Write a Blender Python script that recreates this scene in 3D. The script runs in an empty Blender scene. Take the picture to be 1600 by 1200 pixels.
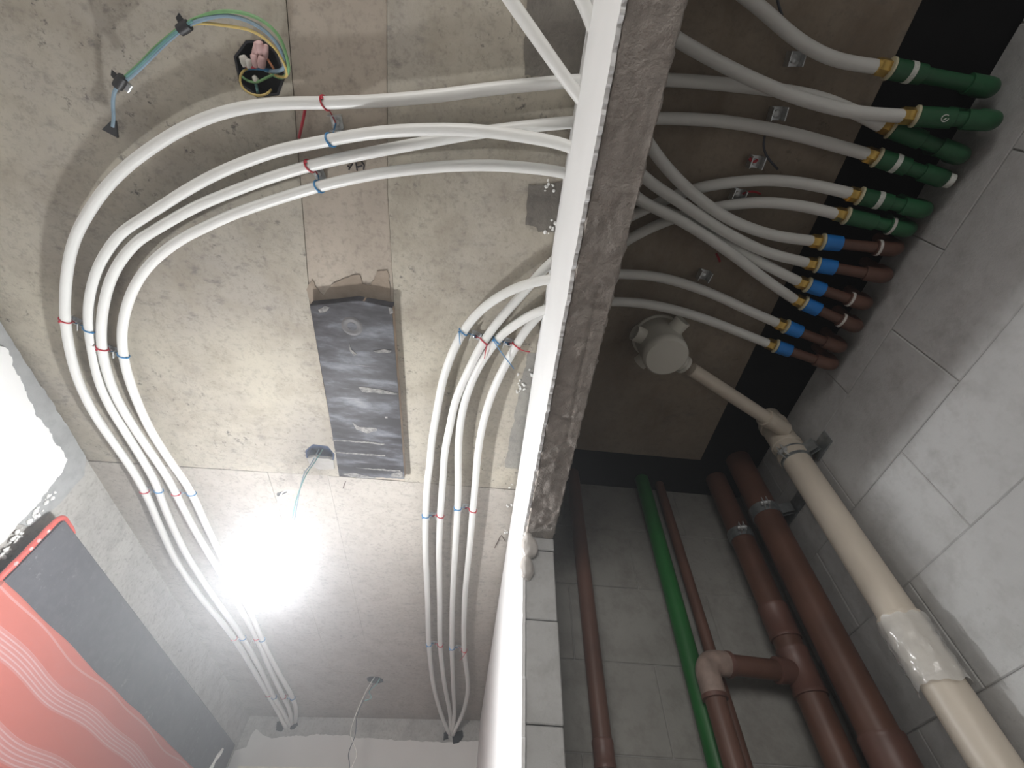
import bpy, bmesh, math, random
from mathutils import Vector, Matrix, noise
from mathutils.geometry import tessellate_polygon
random.seed(7)
S = bpy.context.scene
COL = S.collection

# ------------------------------------------------------------------ camera, world, lights, exposure
F_PX = 717.65                       # focal length in pixels of the 1600 px wide picture
_up = Vector((22.0, -525.0, F_PX)).normalized()      # world up / forward / right in camera axes (x right, y down, z in)
_fw = Vector((-119.0, 976.0, F_PX)).normalized()
_rt = _fw.cross(_up).normalized()
CAM = Vector((0.0, 0.0, 1.61))
cam = bpy.data.cameras.new('camera')
cam.sensor_width = 36.0
cam.lens = F_PX / 1600 * 36.0
cam.clip_start = 0.01
camo = bpy.data.objects.new('camera', cam)
COL.objects.link(camo)
c2w = Matrix((_rt, _fw, _up))        # camera axes (x, y down, z in) -> world
R3 = Matrix((c2w @ Vector((1, 0, 0)), c2w @ Vector((0, -1, 0)), c2w @ Vector((0, 0, -1)))).transposed()
camo.matrix_world = Matrix.Translation(CAM) @ R3.to_4x4()
S.camera = camo

W = bpy.data.worlds.new('world')
S.world = W
W.use_nodes = True
W.node_tree.nodes['Background'].inputs[0].default_value = (0.80, 0.83, 0.90, 1)
W.node_tree.nodes['Background'].inputs[1].default_value = 0.25

# thin scattering volume added to imitate lens glare around the lamp
_vs = W.node_tree.nodes.new('ShaderNodeVolumeScatter')
_vs.inputs['Color'].default_value = (0.95, 0.97, 1.0, 1)
_vs.inputs['Density'].default_value = 0.065
_vs.inputs['Anisotropy'].default_value = 0.7
W.node_tree.links.new(_vs.outputs[0], W.node_tree.nodes['World Output'].inputs['Volume'])

BULB_STRENGTH = 650.0


def area(name, loc, target, sx, sy, power, color):
    l = bpy.data.lights.new(name, 'AREA')
    l.shape = 'RECTANGLE'
    l.size, l.size_y, l.energy, l.color = sx, sy, power, color
    o = bpy.data.objects.new(name, l)
    COL.objects.link(o)
    o.location = loc
    o.rotation_euler = (Vector(target) - Vector(loc)).to_track_quat('-Z', 'Y').to_euler()
    return o


area('fill_from_behind', (-0.62, -2.0, 2.02), (0.25, 0.4, 2.30), 1.1, 0.9, 32.0, (1.0, 0.97, 0.94))  # unseen soft fill, added to brighten the corridor and the shaft's right wall

S.view_settings.view_transform = 'Standard'
S.view_settings.look = 'None'
S.view_settings.exposure = 0.0
S.view_settings.gamma = 1.0
S.view_settings.use_curve_mapping = False

# ------------------------------------------------------------------ geometry of the place
H = 2.70            # ceiling
XL = -1.376         # left wall
XD0, XD1 = 0.110, 0.187   # dividing wall between corridor and shaft
XR = 0.894          # right wall of the shaft
YS = 1.195          # back wall of the shaft
YJ = 0.999          # jamb of the opening
ZL = 2.327          # underside of the lintel
VX, VY = 0.699, 1.034     # edges of the slab along the shaft's open strip
YB = -2.4           # where the modelled place ends behind the camera


def ray(px, py):
    return c2w @ Vector((px - 800.0, py - 600.0, F_PX))


def at(px, py, z=H):
    d = ray(px, py)
    return CAM + d * ((z - CAM.z) / d.z)


def atx(px, py, x):
    d = ray(px, py)
    return CAM + d * (x / d.x)


def aty(px, py, y):
    d = ray(px, py)
    return CAM + d * (y / d.y)


FW0, FW1 = Vector((-1.45, 3.652, 0)), Vector((0.15, 3.452, 0))
FWN = Vector((FW1.y - FW0.y, -(FW1.x - FW0.x), 0)).normalized()     # towards the camera


def atf(px, py, off=0.0):
    d = ray(px, py)
    return CAM + d * (((FW0 + FWN * off - CAM).dot(FWN)) / d.dot(FWN))


# ------------------------------------------------------------------ materials
def new_mat(name):
    m = bpy.data.materials.new(name)
    m.use_nodes = True
    n = m.node_tree.nodes
    return m, n, m.node_tree.links, n['Principled BSDF']


def plain(name, col, rough=0.5, metal=0.0, var=0.12, scale=30.0, bump=0.0, spec=0.5, alpha=1.0, trans=0.0, coat=0.0):
    m, n, l, b = new_mat(name)
    g = n.new('ShaderNodeNewGeometry')
    t = n.new('ShaderNodeTexNoise')
    t.inputs['Scale'].default_value = scale
    t.inputs['Detail'].default_value = 4
    l.new(g.outputs['Position'], t.inputs['Vector'])
    r = n.new('ShaderNodeValToRGB')
    r.color_ramp.elements[0].position = 0.3
    r.color_ramp.elements[1].position = 0.7
    r.color_ramp.elements[0].color = tuple(c * (1 - var) for c in col) + (1,)
    r.color_ramp.elements[1].color = tuple(min(1, c * (1 + var)) for c in col) + (1,)
    l.new(t.outputs['Fac'], r.inputs['Fac'])
    l.new(r.outputs['Color'], b.inputs['Base Color'])
    b.inputs['Roughness'].default_value = rough
    b.inputs['Metallic'].default_value = metal
    b.inputs['Specular IOR Level'].default_value = spec
    b.inputs['Alpha'].default_value = alpha
    b.inputs['Transmission Weight'].default_value = trans
    b.inputs['Coat Weight'].default_value = coat
    if bump:
        bp = n.new('ShaderNodeBump')
        bp.inputs['Strength'].default_value = 1.0
        bp.inputs['Distance'].default_value = bump
        l.new(t.outputs['Fac'], bp.inputs['Height'])
        l.new(bp.outputs['Normal'], b.inputs['Normal'])
    return m


def concrete(name, a, b_, c, s1=2.2, s2=14.0, speck=0.0, speck_col=(0.08, 0.075, 0.07), grain=(1, 1, 1), bump=0.0012, rough=0.9, speck_scale=38.0, smudge=0.0):
    """a/b_ mixed by a broad noise, c by a finer one, then dark specks; relief from a fine noise."""
    m, n, l, bs = new_mat(name)
    g = n.new('ShaderNodeNewGeometry')
    mp = n.new('ShaderNodeMapping')
    mp.inputs['Scale'].default_value = grain
    l.new(g.outputs['Position'], mp.inputs['Vector'])

    def nz(scale, detail=5, rough_=0.6, src=mp):
        t = n.new('ShaderNodeTexNoise')
        t.inputs['Scale'].default_value = scale
        t.inputs['Detail'].default_value = detail
        t.inputs['Roughness'].default_value = rough_
        l.new(src.outputs[0], t.inputs['Vector'])
        return t

    def ramp(src, p0, p1):
        r = n.new('ShaderNodeMapRange')
        r.inputs['From Min'].default_value = p0
        r.inputs['From Max'].default_value = p1
        l.new(src, r.inputs['Value'])
        return r.outputs['Result']

    def mix(fac, c1, c2):
        x = n.new('ShaderNodeMix')
        x.data_type = 'RGBA'
        l.new(fac, x.inputs['Factor'])
        for i, c_ in ((6, c1), (7, c2)):
            if isinstance(c_, tuple):
                x.inputs[i].default_value = c_ + (1,)
            else:
                l.new(c_, x.inputs[i])
        return x.outputs[2]
    t1 = nz(s1)
    col = mix(ramp(t1.outputs['Fac'], 0.36, 0.64), a, b_)
    t2 = nz(s2, 6, 0.65)
    col = mix(ramp(t2.outputs['Fac'], 0.46, 0.76), col, c)
    t4 = nz(160.0, 3, 0.7, g)
    if smudge:
        m2 = n.new('ShaderNodeMapping')
        m2.inputs['Rotation'].default_value = (0, 0, 0.7)
        m2.inputs['Scale'].default_value = (1.0, 1.9, 1.0)
        l.new(g.outputs['Position'], m2.inputs['Vector'])
        t6 = nz(17.0, 6, 0.72, m2)
        t7 = nz(2.3, 3, 0.5, g)
        sm = n.new('ShaderNodeMath')
        sm.operation = 'MULTIPLY'
        l.new(ramp(t6.outputs['Fac'], 0.54, 0.68), sm.inputs[0])
        l.new(ramp(t7.outputs['Fac'], 0.42, 0.60), sm.inputs[1])
        s2_ = n.new('ShaderNodeMath')
        s2_.operation = 'MULTIPLY'
        l.new(sm.outputs[0], s2_.inputs[0])
        s2_.inputs[1].default_value = smudge
        col = mix(s2_.outputs[0], col, (0.155, 0.145, 0.135))
        t8 = nz(75.0, 4, 0.7, g)
        col = mix(ramp(t8.outputs['Fac'], 0.50, 0.95), col, (0.17, 0.15, 0.13))
    if speck:
        t3 = nz(speck_scale, 4, 0.75, g)
        t5 = nz(3.1, 2, 0.5, g)
        sp = n.new('ShaderNodeMath')
        sp.operation = 'MULTIPLY'
        l.new(ramp(t3.outputs['Fac'], 0.60, 0.70), sp.inputs[0])
        l.new(ramp(t5.outputs['Fac'], 0.40, 0.62), sp.inputs[1])
        sq = n.new('ShaderNodeMath')
        sq.operation = 'MULTIPLY'
        l.new(sp.outputs[0], sq.inputs[0])
        sq.inputs[1].default_value = speck
        col = mix(sq.outputs[0], col, speck_col)
    l.new(col, bs.inputs['Base Color'])
    bs.inputs['Roughness'].default_value = rough
    bs.inputs['Specular IOR Level'].default_value = 0.25
    add = n.new('ShaderNodeMath')
    add.operation = 'MULTIPLY_ADD'
    l.new(t4.outputs['Fac'], add.inputs[0])
    add.inputs[1].default_value = 0.35
    l.new(t2.outputs['Fac'], add.inputs[2])
    bp = n.new('ShaderNodeBump')
    bp.inputs['Strength'].default_value = 1.0
    bp.inputs['Distance'].default_value = bump
    l.new(add.outputs[0], bp.inputs['Height'])
    l.new(bp.outputs['Normal'], bs.inputs['Normal'])
    return m


M = {}
M['ceil'] = concrete('formed_concrete', (0.455, 0.42, 0.345), (0.375, 0.345, 0.30), (0.315, 0.28, 0.225), 2.3, 9.0, 0.9, bump=0.0022, smudge=0.75)
M['ceil_strip'] = concrete('formed_concrete_warm', (0.44, 0.385, 0.32), (0.38, 0.33, 0.275), (0.33, 0.285, 0.235), 2.2, 11.0, 0.35, grain=(1, 0.35, 1), smudge=0.3)
M['ceil_far'] = concrete('formed_concrete_far', (0.46, 0.425, 0.38), (0.41, 0.38, 0.34), (0.36, 0.325, 0.285), 2.6, 12.0, 0.5, smudge=0.45)
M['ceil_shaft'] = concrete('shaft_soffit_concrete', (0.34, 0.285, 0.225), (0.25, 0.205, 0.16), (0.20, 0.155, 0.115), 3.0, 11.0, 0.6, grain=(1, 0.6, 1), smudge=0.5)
M['slab'] = concrete('slab_concrete', (0.36, 0.34, 0.31), (0.30, 0.28, 0.26), (0.26, 0.24, 0.22))
M['wall_raw'] = concrete('raw_concrete_wall', (0.46, 0.45, 0.42), (0.38, 0.37, 0.35), (0.32, 0.31, 0.29), 2.4, 13.0, 0.5, smudge=0.4)
M['mortar'] = concrete('grey_mortar', (0.40, 0.41, 0.41), (0.34, 0.345, 0.345), (0.28, 0.285, 0.285), 5.0, 22.0, 0.2, bump=0.003)
M['wet_mortar'] = concrete('damp_grey_mortar', (0.20, 0.185, 0.16), (0.15, 0.137, 0.12), (0.11, 0.10, 0.09), 9.0, 30.0, 0.0, bump=0.004, rough=0.75)
M['mid_mortar'] = concrete('mid_grey_mortar', (0.31, 0.30, 0.27), (0.25, 0.24, 0.22), (0.19, 0.185, 0.17), 9.0, 30.0, 0.3, bump=0.004)
M['pale_smear'] = concrete('pale_cement_smear', (0.46, 0.445, 0.42), (0.40, 0.385, 0.36), (0.36, 0.34, 0.31), 8.0, 26.0, 0.0)
M['damp_stain'] = concrete('brown_damp_stain', (0.31, 0.255, 0.20), (0.25, 0.20, 0.155), (0.21, 0.165, 0.125), 12.0, 26.0, 0.0)
M['block'] = concrete('concrete_block', (0.50, 0.50, 0.495), (0.42, 0.42, 0.415), (0.36, 0.355, 0.345), 2.9, 24.0, 0.25, bump=0.003, speck_scale=70.0)
M['block_dark'] = concrete('concrete_block_dark', (0.30, 0.295, 0.275), (0.24, 0.235, 0.22), (0.19, 0.18, 0.165), 3.0, 18.0, 0.35, bump=0.002, speck_scale=60.0)  # darker tone of the block mix, for the back and near walls
M['joint'] = concrete('joint_mortar', (0.38, 0.375, 0.365), (0.32, 0.315, 0.305), (0.25, 0.245, 0.235), 6.0, 30.0)
M['lintel'] = concrete('rough_render', (0.43, 0.39, 0.355), (0.37, 0.335, 0.305), (0.32, 0.285, 0.255), 6.0, 42.0, 0.2, bump=0.006)
M['plaster'] = plain('white_gypsum_plaster', (0.80, 0.80, 0.795), 0.7, 0, 0.025, 9.0, 0.0006, 0.3)
M['plaster_warm'] = plain('cream_gypsum_plaster', (0.66, 0.645, 0.62), 0.75, 0, 0.03, 7.0, 0.0006, 0.3)
M['crumb'] = plain('plaster_crumbs', (0.80, 0.80, 0.78), 0.85, 0, 0.05, 80.0, 0.002)
M['black'] = plain('black_waterproofing_and_hole_shade', (0.006, 0.006, 0.007), 0.8, 0, 0.3, 14.0, 0.001, 0.15)
M['floor'] = concrete('floor_screed', (0.42, 0.40, 0.37), (0.36, 0.34, 0.31), (0.31, 0.29, 0.27))
M['pex'] = plain('white_flexible_pipe', (0.71, 0.71, 0.685), 0.38, 0, 0.02, 20.0, 0, 0.5)
M['brass'] = plain('brass', (0.62, 0.42, 0.12), 0.32, 0.85, 0.15, 60.0)
M['cream'] = plain('cream_plastic_ring', (0.62, 0.58, 0.40), 0.5)
M['green_pipe'] = plain('green_pipe_plastic', (0.014, 0.095, 0.036), 0.42, 0, 0.2, 12.0)
M['green_bright'] = plain('green_pipe_bright', (0.008, 0.125, 0.020), 0.4, 0, 0.2, 6.0)
M['blue_coupling'] = plain('blue_coupling_plastic', (0.012, 0.19, 0.58), 0.4, 0, 0.1, 20.0)
M['brown_pipe'] = plain('brown_pipe_plastic', (0.115, 0.055, 0.038), 0.42, 0, 0.2, 9.0)
M['brown_fit'] = plain('brown_fitting_plastic', (0.125, 0.060, 0.046), 0.45, 0, 0.2, 14.0)
M['brown_glue'] = plain('brown_fitting_glue_smeared', (0.27, 0.20, 0.17), 0.55, 0, 0.3, 40.0)
M['beige'] = plain('beige_drain_plastic', (0.60, 0.535, 0.45), 0.40, 0, 0.06, 6.0)
M['offwhite'] = plain('offwhite_drain_plastic', (0.66, 0.645, 0.58), 0.45, 0, 0.05, 9.0)
M['galv'] = plain('galvanised_steel', (0.33, 0.36, 0.375), 0.38, 0.75, 0.25, 60.0)
M['zinc'] = plain('bright_zinc', (0.60, 0.62, 0.63), 0.32, 0.55, 0.2, 90.0)
M['label'] = plain('pale_paper_band', (0.62, 0.64, 0.60), 0.7, 0, 0.15, 200.0)
M['thread'] = plain('white_thread_tape', (0.60, 0.58, 0.55), 0.6, 0, 0.2, 120.0)
M['red_wire'] = plain('red_wire', (0.42, 0.018, 0.035), 0.4)
M['blue_wire'] = plain('blue_wire', (0.035, 0.20, 0.42), 0.4)
M['pale_blue_wire'] = plain('pale_blue_wire', (0.20, 0.29, 0.36), 0.4)
M['green_wire'] = plain('green_wire', (0.16, 0.33, 0.14), 0.4)
M['teal_wire'] = plain('teal_wire', (0.12, 0.27, 0.26), 0.4)
M['yellow_wire'] = plain('yellow_wire', (0.56, 0.42, 0.14), 0.4)
M['pink_cap'] = plain('pink_wire_cap', (0.55, 0.36, 0.35), 0.5)
M['white_wire'] = plain('white_wire', (0.62, 0.60, 0.55), 0.45)
M['dark_wire'] = plain('dark_wire', (0.05, 0.055, 0.07), 0.5)
M['tape'] = plain('black_tape', (0.02, 0.02, 0.022), 0.5)
M['box'] = plain('black_junction_box_plastic', (0.012, 0.012, 0.016), 0.5)
M['navy_box'] = plain('navy_junction_box_plastic', (0.03, 0.06, 0.14), 0.45)
M['foam'] = plain('grey_white_foam', (0.52, 0.49, 0.46), 0.3, 0, 0.12, 25.0, 0.002, 0.6)
M['dark_panel'] = concrete('dark_grey_panel', (0.095, 0.097, 0.108), (0.075, 0.077, 0.087), (0.11, 0.11, 0.12), 5.0, 30.0, 0.5, (0.30, 0.30, 0.30), rough=0.6, bump=0.0006)
M['putty'] = plain('white_putty', (0.78, 0.78, 0.74), 0.7)
M['ply_edge'] = plain('plywood_edge', (0.27, 0.20, 0.145), 0.8, 0, 0.2, 30.0)
M['ink'] = plain('marker_ink', (0.035, 0.03, 0.035), 0.8)
M['rust'] = plain('rusty_nail', (0.09, 0.06, 0.045), 0.8)
M['film_tape'] = plain('clear_packing_tape', (0.80, 0.80, 0.78), 0.12, 0, 0.05, 40.0, 0.003, 0.9, alpha=0.45)
M['lamp_base'] = plain('lamp_base_plastic', (0.75, 0.75, 0.74), 0.4)


def film_board():
    m, n, l, b = new_mat('black_film_faced_board')
    g = n.new('ShaderNodeNewGeometry')
    mp = n.new('ShaderNodeMapping')
    mp.inputs['Scale'].default_value = (1.0, 3.2, 1.0)
    l.new(g.outputs['Position'], mp.inputs['Vector'])
    t = n.new('ShaderNodeTexNoise')
    t.inputs['Scale'].default_value = 6.0
    t.inputs['Detail'].default_value = 6
    t.inputs['Roughness'].default_value = 0.62
    l.new(mp.outputs[0], t.inputs['Vector'])
    r = n.new('ShaderNodeValToRGB')
    e = r.color_ramp.elements
    e[0].position, e[0].color = 0.42, (0.016, 0.014, 0.016, 1)
    e[1].position, e[1].color = 0.62, (0.115, 0.122, 0.138, 1)
    e.new(0.52).color = (0.045, 0.043, 0.050, 1)
    e.new(0.78).color = (0.24, 0.24, 0.24, 1)
    l.new(t.outputs['Fac'], r.inputs['Fac'])
    mp2 = n.new('ShaderNodeMapping')
    mp2.inputs['Scale'].default_value = (2.2, 75.0, 1.0)
    l.new(g.outputs['Position'], mp2.inputs['Vector'])
    t2 = n.new('ShaderNodeTexNoise')
    t2.inputs['Scale'].default_value = 1.6
    t2.inputs['Detail'].default_value = 3
    l.new(mp2.outputs[0], t2.inputs['Vector'])
    mr = n.new('ShaderNodeMapRange')
    mr.inputs['From Min'].default_value, mr.inputs['From Max'].default_value = 0.70, 0.76
    l.new(t2.outputs['Fac'], mr.inputs['Value'])
    x = n.new('ShaderNodeMix')
    x.data_type = 'RGBA'
    l.new(mr.outputs[0], x.inputs['Factor'])
    l.new(r.outputs['Color'], x.inputs[6])
    x.inputs[7].default_value = (0.34, 0.34, 0.345, 1)
    l.new(x.outputs[2], b.inputs['Base Color'])
    b.inputs['Roughness'].default_value = 0.6
    b.inputs['Specular IOR Level'].default_value = 0.3
    return m


M['board'] = film_board()
M['scrape'] = concrete('dried_cement_scrape', (0.27, 0.26, 0.245), (0.17, 0.165, 0.16), (0.07, 0.07, 0.074), 60.0, 120.0, 0.6)


def striped_red():
    """Red printed sheet: groups of thin pale wavy lines that run along the wall."""
    m, n, l, b = new_mat('red_printed_sheet')
    g = n.new('ShaderNodeNewGeometry')
    sp = n.new('ShaderNodeSeparateXYZ')
    l.new(g.outputs['Position'], sp.inputs[0])

    def math_(op, a, b_=None, c=None):
        x = n.new('ShaderNodeMath')
        x.operation = op
        for i, v in enumerate((a, b_, c)):
            if v is None:
                continue
            if isinstance(v, (int, float)):
                x.inputs[i].default_value = v
            else:
                l.new(v, x.inputs[i])
        return x.outputs[0]
    y, z = sp.outputs['Y'], sp.outputs['Z']
    wob = math_('MULTIPLY', math_('SINE', math_('MULTIPLY', y, 15.0)), 0.0045)
    wob = math_('ADD', wob, math_('MULTIPLY', math_('SINE', math_('MULTIPLY_ADD', y, 7.3, 1.2)), 0.006))
    t = math_('ADD', z, wob)
    u = math_('FRACT', math_('DIVIDE', math_('SUBTRACT', 2.285, t), 0.142))      # one group per 14 cm
    band = math_('GREATER_THAN', u, 0.60)
    line = math_('GREATER_THAN', math_('SINE', math_('MULTIPLY', u, 2 * math.pi / 0.072)), 0.5)
    fine = math_('MULTIPLY', band, line)
    edge = math_('LESS_THAN', math_('ABSOLUTE', math_('SUBTRACT', u, 0.19)), 0.02)
    edge = math_('MULTIPLY', edge, math_('GREATER_THAN', t, 2.14))
    wash = math_('MULTIPLY', band, 0.30)
    fac = math_('MAXIMUM', math_('MAXIMUM', math_('MULTIPLY', fine, 0.85), wash), math_('MULTIPLY', edge, 0.5))
    x = n.new('ShaderNodeMix')
    x.data_type = 'RGBA'
    l.new(fac, x.inputs['Factor'])
    x.inputs[6].default_value = (0.44, 0.135, 0.11, 1)
    x.inputs[7].default_value = (0.50, 0.33, 0.33, 1)
    l.new(x.outputs[2], b.inputs['Base Color'])
    b.inputs['Roughness'].default_value = 0.45
    return m


M['red_sheet'] = striped_red()


def emitter():
    m, n, l, b = new_mat('lit_lamp_diffuser')
    e = n.new('ShaderNodeEmission')
    e.inputs['Color'].default_value = (0.97, 0.985, 1.0, 1)
    e.inputs['Strength'].default_value = BULB_STRENGTH
    l.new(e.outputs[0], n['Material Output'].inputs['Surface'])
    return m


M['lit'] = emitter()

# ------------------------------------------------------------------ builders
ORG = {}           # world origin of each thing


def root(name, loc, label, cat, group=None, kind=None):
    o = bpy.data.objects.new(name, None)
    o.empty_display_size = 0.05
    o.location = loc
    COL.objects.link(o)
    ORG[o.name] = Vector(loc)
    o['label'], o['category'] = label, cat
    if group:
        o['group'] = group
    if kind:
        o['kind'] = kind
    return o


def obj(name, bm, mat, parent=None, smooth=False, label=None, cat=None, group=None, kind=None, loc=None):
    me = bpy.data.meshes.new(name)
    org = ORG[parent.name] if parent else Vector(loc or (0, 0, 0))
    if org.length:
        bmesh.ops.translate(bm, verts=bm.verts, vec=-org)
    bmesh.ops.recalc_face_normals(bm, faces=bm.faces)
    bm.to_mesh(me)
    bm.free()
    if smooth:
        me.polygons.foreach_set('use_smooth', [True] * len(me.polygons))
        me.set_sharp_from_angle(angle=math.radians(42))
    me.materials.append(mat)
    o = bpy.data.objects.new(name, me)
    COL.objects.link(o)
    if parent:
        o.parent = parent
        ORG[o.name] = org
    else:
        o.location = org
        ORG[o.name] = org
    for k, v in (('label', label), ('category', cat), ('group', group), ('kind', kind)):
        if v:
            o[k] = v
    return o


def BM():
    return bmesh.new()


def box(bm, x0, x1, y0, y1, z0, z1):
    v = [bm.verts.new((x, y, z)) for x in (x0, x1) for y in (y0, y1) for z in (z0, z1)]
    for f in ((0, 1, 3, 2), (4, 6, 7, 5), (0, 4, 5, 1), (2, 3, 7, 6), (0, 2, 6, 4), (1, 5, 7, 3)):
        bm.faces.new([v[i] for i in f])
    return v


def bevbox(bm, x0, x1, y0, y1, z0, z1, b):
    t = BM()
    box(t, x0, x1, y0, y1, z0, z1)
    bmesh.ops.bevel(t, geom=t.edges[:], offset=b, segments=1, affect='EDGES')
    merge(bm, t)


def merge(bm, t, mat=None):
    if mat:
        bmesh.ops.transform(t, matrix=mat, verts=t.verts)
    me = bpy.data.meshes.new('tmp')
    t.to_mesh(me)
    t.free()
    bm.from_mesh(me)
    bpy.data.meshes.remove(me)


def poly(bm, outline, vec, holes=()):
    """Flat outline (3-D points) with holes, given depth along vec."""
    loops = [[Vector(p) for p in outline]] + [[Vector(p) for p in h] for h in holes]
    flat = [p for lp in loops for p in lp]
    a = [bm.verts.new(p) for p in flat]
    b = [bm.verts.new(p + Vector(vec)) for p in flat]
    for t in tessellate_polygon(loops):
        for vs in (a, b):
            try:
                bm.faces.new([vs[i] for i in t])
            except ValueError:
                pass
    i0 = 0
    for lp in loops:
        k = len(lp)
        for i in range(k):
            j = (i + 1) % k
            bm.faces.new([a[i0 + i], a[i0 + j], b[i0 + j], b[i0 + i]])
        i0 += k


def rough_line(pts, step, amp, seed=0.0, axis=None):
    """Subdivide an open run of points and roughen it."""
    out = []
    for p, q in zip(pts[:-1], pts[1:]):
        p, q = Vector(p), Vector(q)
        k = max(1, int((q - p).length / step))
        for i in range(k):
            out.append(p.lerp(q, i / k))
    out.append(Vector(pts[-1]))
    res = []
    for i, p in enumerate(out):
        nv = noise.noise_vector(p * 23.0 + Vector((seed, 0, 0))) * amp + noise.noise_vector(p * 90.0 + Vector((0, seed, 0))) * amp * 0.8
        if axis is not None:
            nv -= Vector(axis) * nv.dot(Vector(axis))
        res.append(p + nv)
    return res


def spline(pts, step=0.012, smooth=2):
    P = [Vector(p) for p in pts]
    P = [P[0] * 2 - P[1]] + P + [P[-1] * 2 - P[-2]]
    out = []
    for i in range(1, len(P) - 2):
        a, b, c, d = P[i - 1], P[i], P[i + 1], P[i + 2]
        k = max(2, int((c - b).length / step))
        for j in range(k):
            t = j / k
            out.append(0.5 * ((2 * b) + (c - a) * t + (2 * a - 5 * b + 4 * c - d) * t * t + (3 * b - a - 3 * c + d) * t ** 3))
    out.append(P[-2].copy())
    for _ in range(smooth):
        out = [out[0]] + [out[i] * 0.5 + (out[i - 1] + out[i + 1]) * 0.25 for i in range(1, len(out) - 1)] + [out[-1]]
    return out


def tube(bm, path, r, n=14, caps=True):
    """Sweep a circle along a path; r may be a number or one radius per point."""
    path = [Vector(p) for p in path]
    if not isinstance(r, (list, tuple)):
        r = [r] * len(path)
    t0 = (path[1] - path[0]).normalized()
    u = t0.orthogonal().normalized()
    rings = []
    for i, p in enumerate(path):
        t = (path[min(i + 1, len(path) - 1)] - path[max(i - 1, 0)])
        t = t.normalized() if t.length > 1e-9 else t0
        u = (u - t * u.dot(t)).normalized()
        w = t.cross(u)
        rings.append([bm.verts.new(p + (u * math.cos(2 * math.pi * k / n) + w * math.sin(2 * math.pi * k / n)) * r[i]) for k in range(n)])
    for A, B in zip(rings[:-1], rings[1:]):
        for k in range(n):
            bm.faces.new((A[k], A[(k + 1) % n], B[(k + 1) % n], B[k]))
    if caps:
        bm.faces.new(rings[0])
        bm.faces.new(list(reversed(rings[-1])))


def lathe(bm, p, d, prof, n=24):
    """Profile of (distance along d, radius) turned about the axis through p."""
    d = Vector(d).normalized()
    tube_path = [Vector(p) + d * a for a, _ in prof]
    u = d.orthogonal().normalized()
    w = d.cross(u)
    rings = []
    for c, (a, r) in zip(tube_path, prof):
        rings.append([bm.verts.new(c + (u * math.cos(2 * math.pi * k / n) + w * math.sin(2 * math.pi * k / n)) * max(r, 1e-4)) for k in range(n)])
    for A, B in zip(rings[:-1], rings[1:]):
        for k in range(n):
            bm.faces.new((A[k], A[(k + 1) % n], B[(k + 1) % n], B[k]))
    bm.faces.new(rings[0])
    bm.faces.new(list(reversed(rings[-1])))


def hexnut(bm, p, d, length, r):
    lathe(bm, p, d, [(0, r * 0.9), (0.0015, r), (length - 0.0015, r), (length, r * 0.9)], 6)


# ------------------------------------------------------------------ the setting
# floor
bm = BM()
box(bm, -1.55, 1.05, YB, 3.75, -0.10, 0.0)
obj('floor', bm, M['floor'], kind='structure', label='bare grey screed floor far below the pipes', cat='floor')

# ceiling: slab above, formed soffit panels below with joints between them, openings for the junction boxes
OCT = [[(365, 88), (384, 63), (410, 62), (432, 80), (446, 120), (436, 149), (402, 153), (374, 132)],
       [(477, 704), (489, 694), (512, 697), (523, 710), (521, 722), (505, 729), (487, 724), (478, 714)]]
oct_c = [(-0.523, 0.088), (-0.561, 1.158), (-0.515, 2.95)]
octs = [[at(px, py, H) for px, py in o] for o in OCT]
octs.append([Vector((oct_c[2][0] + 0.05 * math.cos(a * math.pi / 4 + 0.39), oct_c[2][1] + 0.05 * math.sin(a * math.pi / 4 + 0.39), H)) for a in range(8)])

bm = BM()
box(bm, -1.55, XD1, YB, 3.75, 2.76, 2.95)
box(bm, XD1, VX, YB, VY, 2.76, 2.95)
ceiling = obj('ceiling', bm, M['slab'], kind='structure', label='raw concrete slab ceiling with board joints and stains', cat='ceiling')


def cpanel(pts, z, mat, holes=()):
    b = BM()
    poly(b, [(x, y, z) for x, y in pts], (0, 0, 2.76 - z), [[(p.x, p.y, z) for p in h] for h in holes])
    return obj('concrete_panel', b, mat, ceiling)


g = 0.0007
ym = 1.262
yn = 2.89
cpanel([(XL - 0.02, YB), (-0.44 - g, YB), (-0.44 - g, -0.12), (-0.505 - g, 0.60), (-0.508 - g, ym - g + 0.004), (XL - 0.02, 1.292)], H, M['ceil'], octs[:2])
cpanel([(-0.44 + g, YB), (-0.262 - g, YB), (-0.262 - g, -0.05), (-0.282 - g, 0.30), (-0.282 - g, ym - g), (-0.508 + g, ym - g), (-0.505 + g, 0.60), (-0.44 + g, -0.12)], H + 0.0015, M['ceil_strip'])
cpanel([(-0.262 + g, YB), (XD0 + 0.02, YB), (XD0 + 0.02, ym - 0.01), (-0.282 + g, ym - g), (-0.282 + g, 0.30), (-0.262 + g, -0.05)], H - 0.001, M['ceil'])
cpanel([(XL - 0.02, 1.297), (-0.76, ym + g + 0.012), (-0.752 - g, yn - g), (XL - 0.02, yn + 0.05)], H - 0.0015, M['ceil_far'])
cpanel([(-0.76 + 2 * g, ym + g + 0.012), (-0.55 - g, ym + g + 0.004), (-0.525 - g, yn - g), (-0.752 + g, yn - g)], H, M['ceil_far'])
cpanel([(-0.55 + g, ym + g + 0.004), (XD0 + 0.02, ym + g - 0.006), (XD0 + 0.02, yn - g - 0.02), (-0.525 + g, yn - g)], H - 0.001, M['ceil_far'])
cpanel([(XL - 0.02, yn + 0.05 + 2 * g), (-0.752, yn + g), (-0.525, yn + g), (XD0 + 0.02, yn + g - 0.02), (XD0 + 0.02, 3.70), (XL - 0.02, 3.70)], H - 0.001, M['ceil_far'], [octs[2]])
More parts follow.
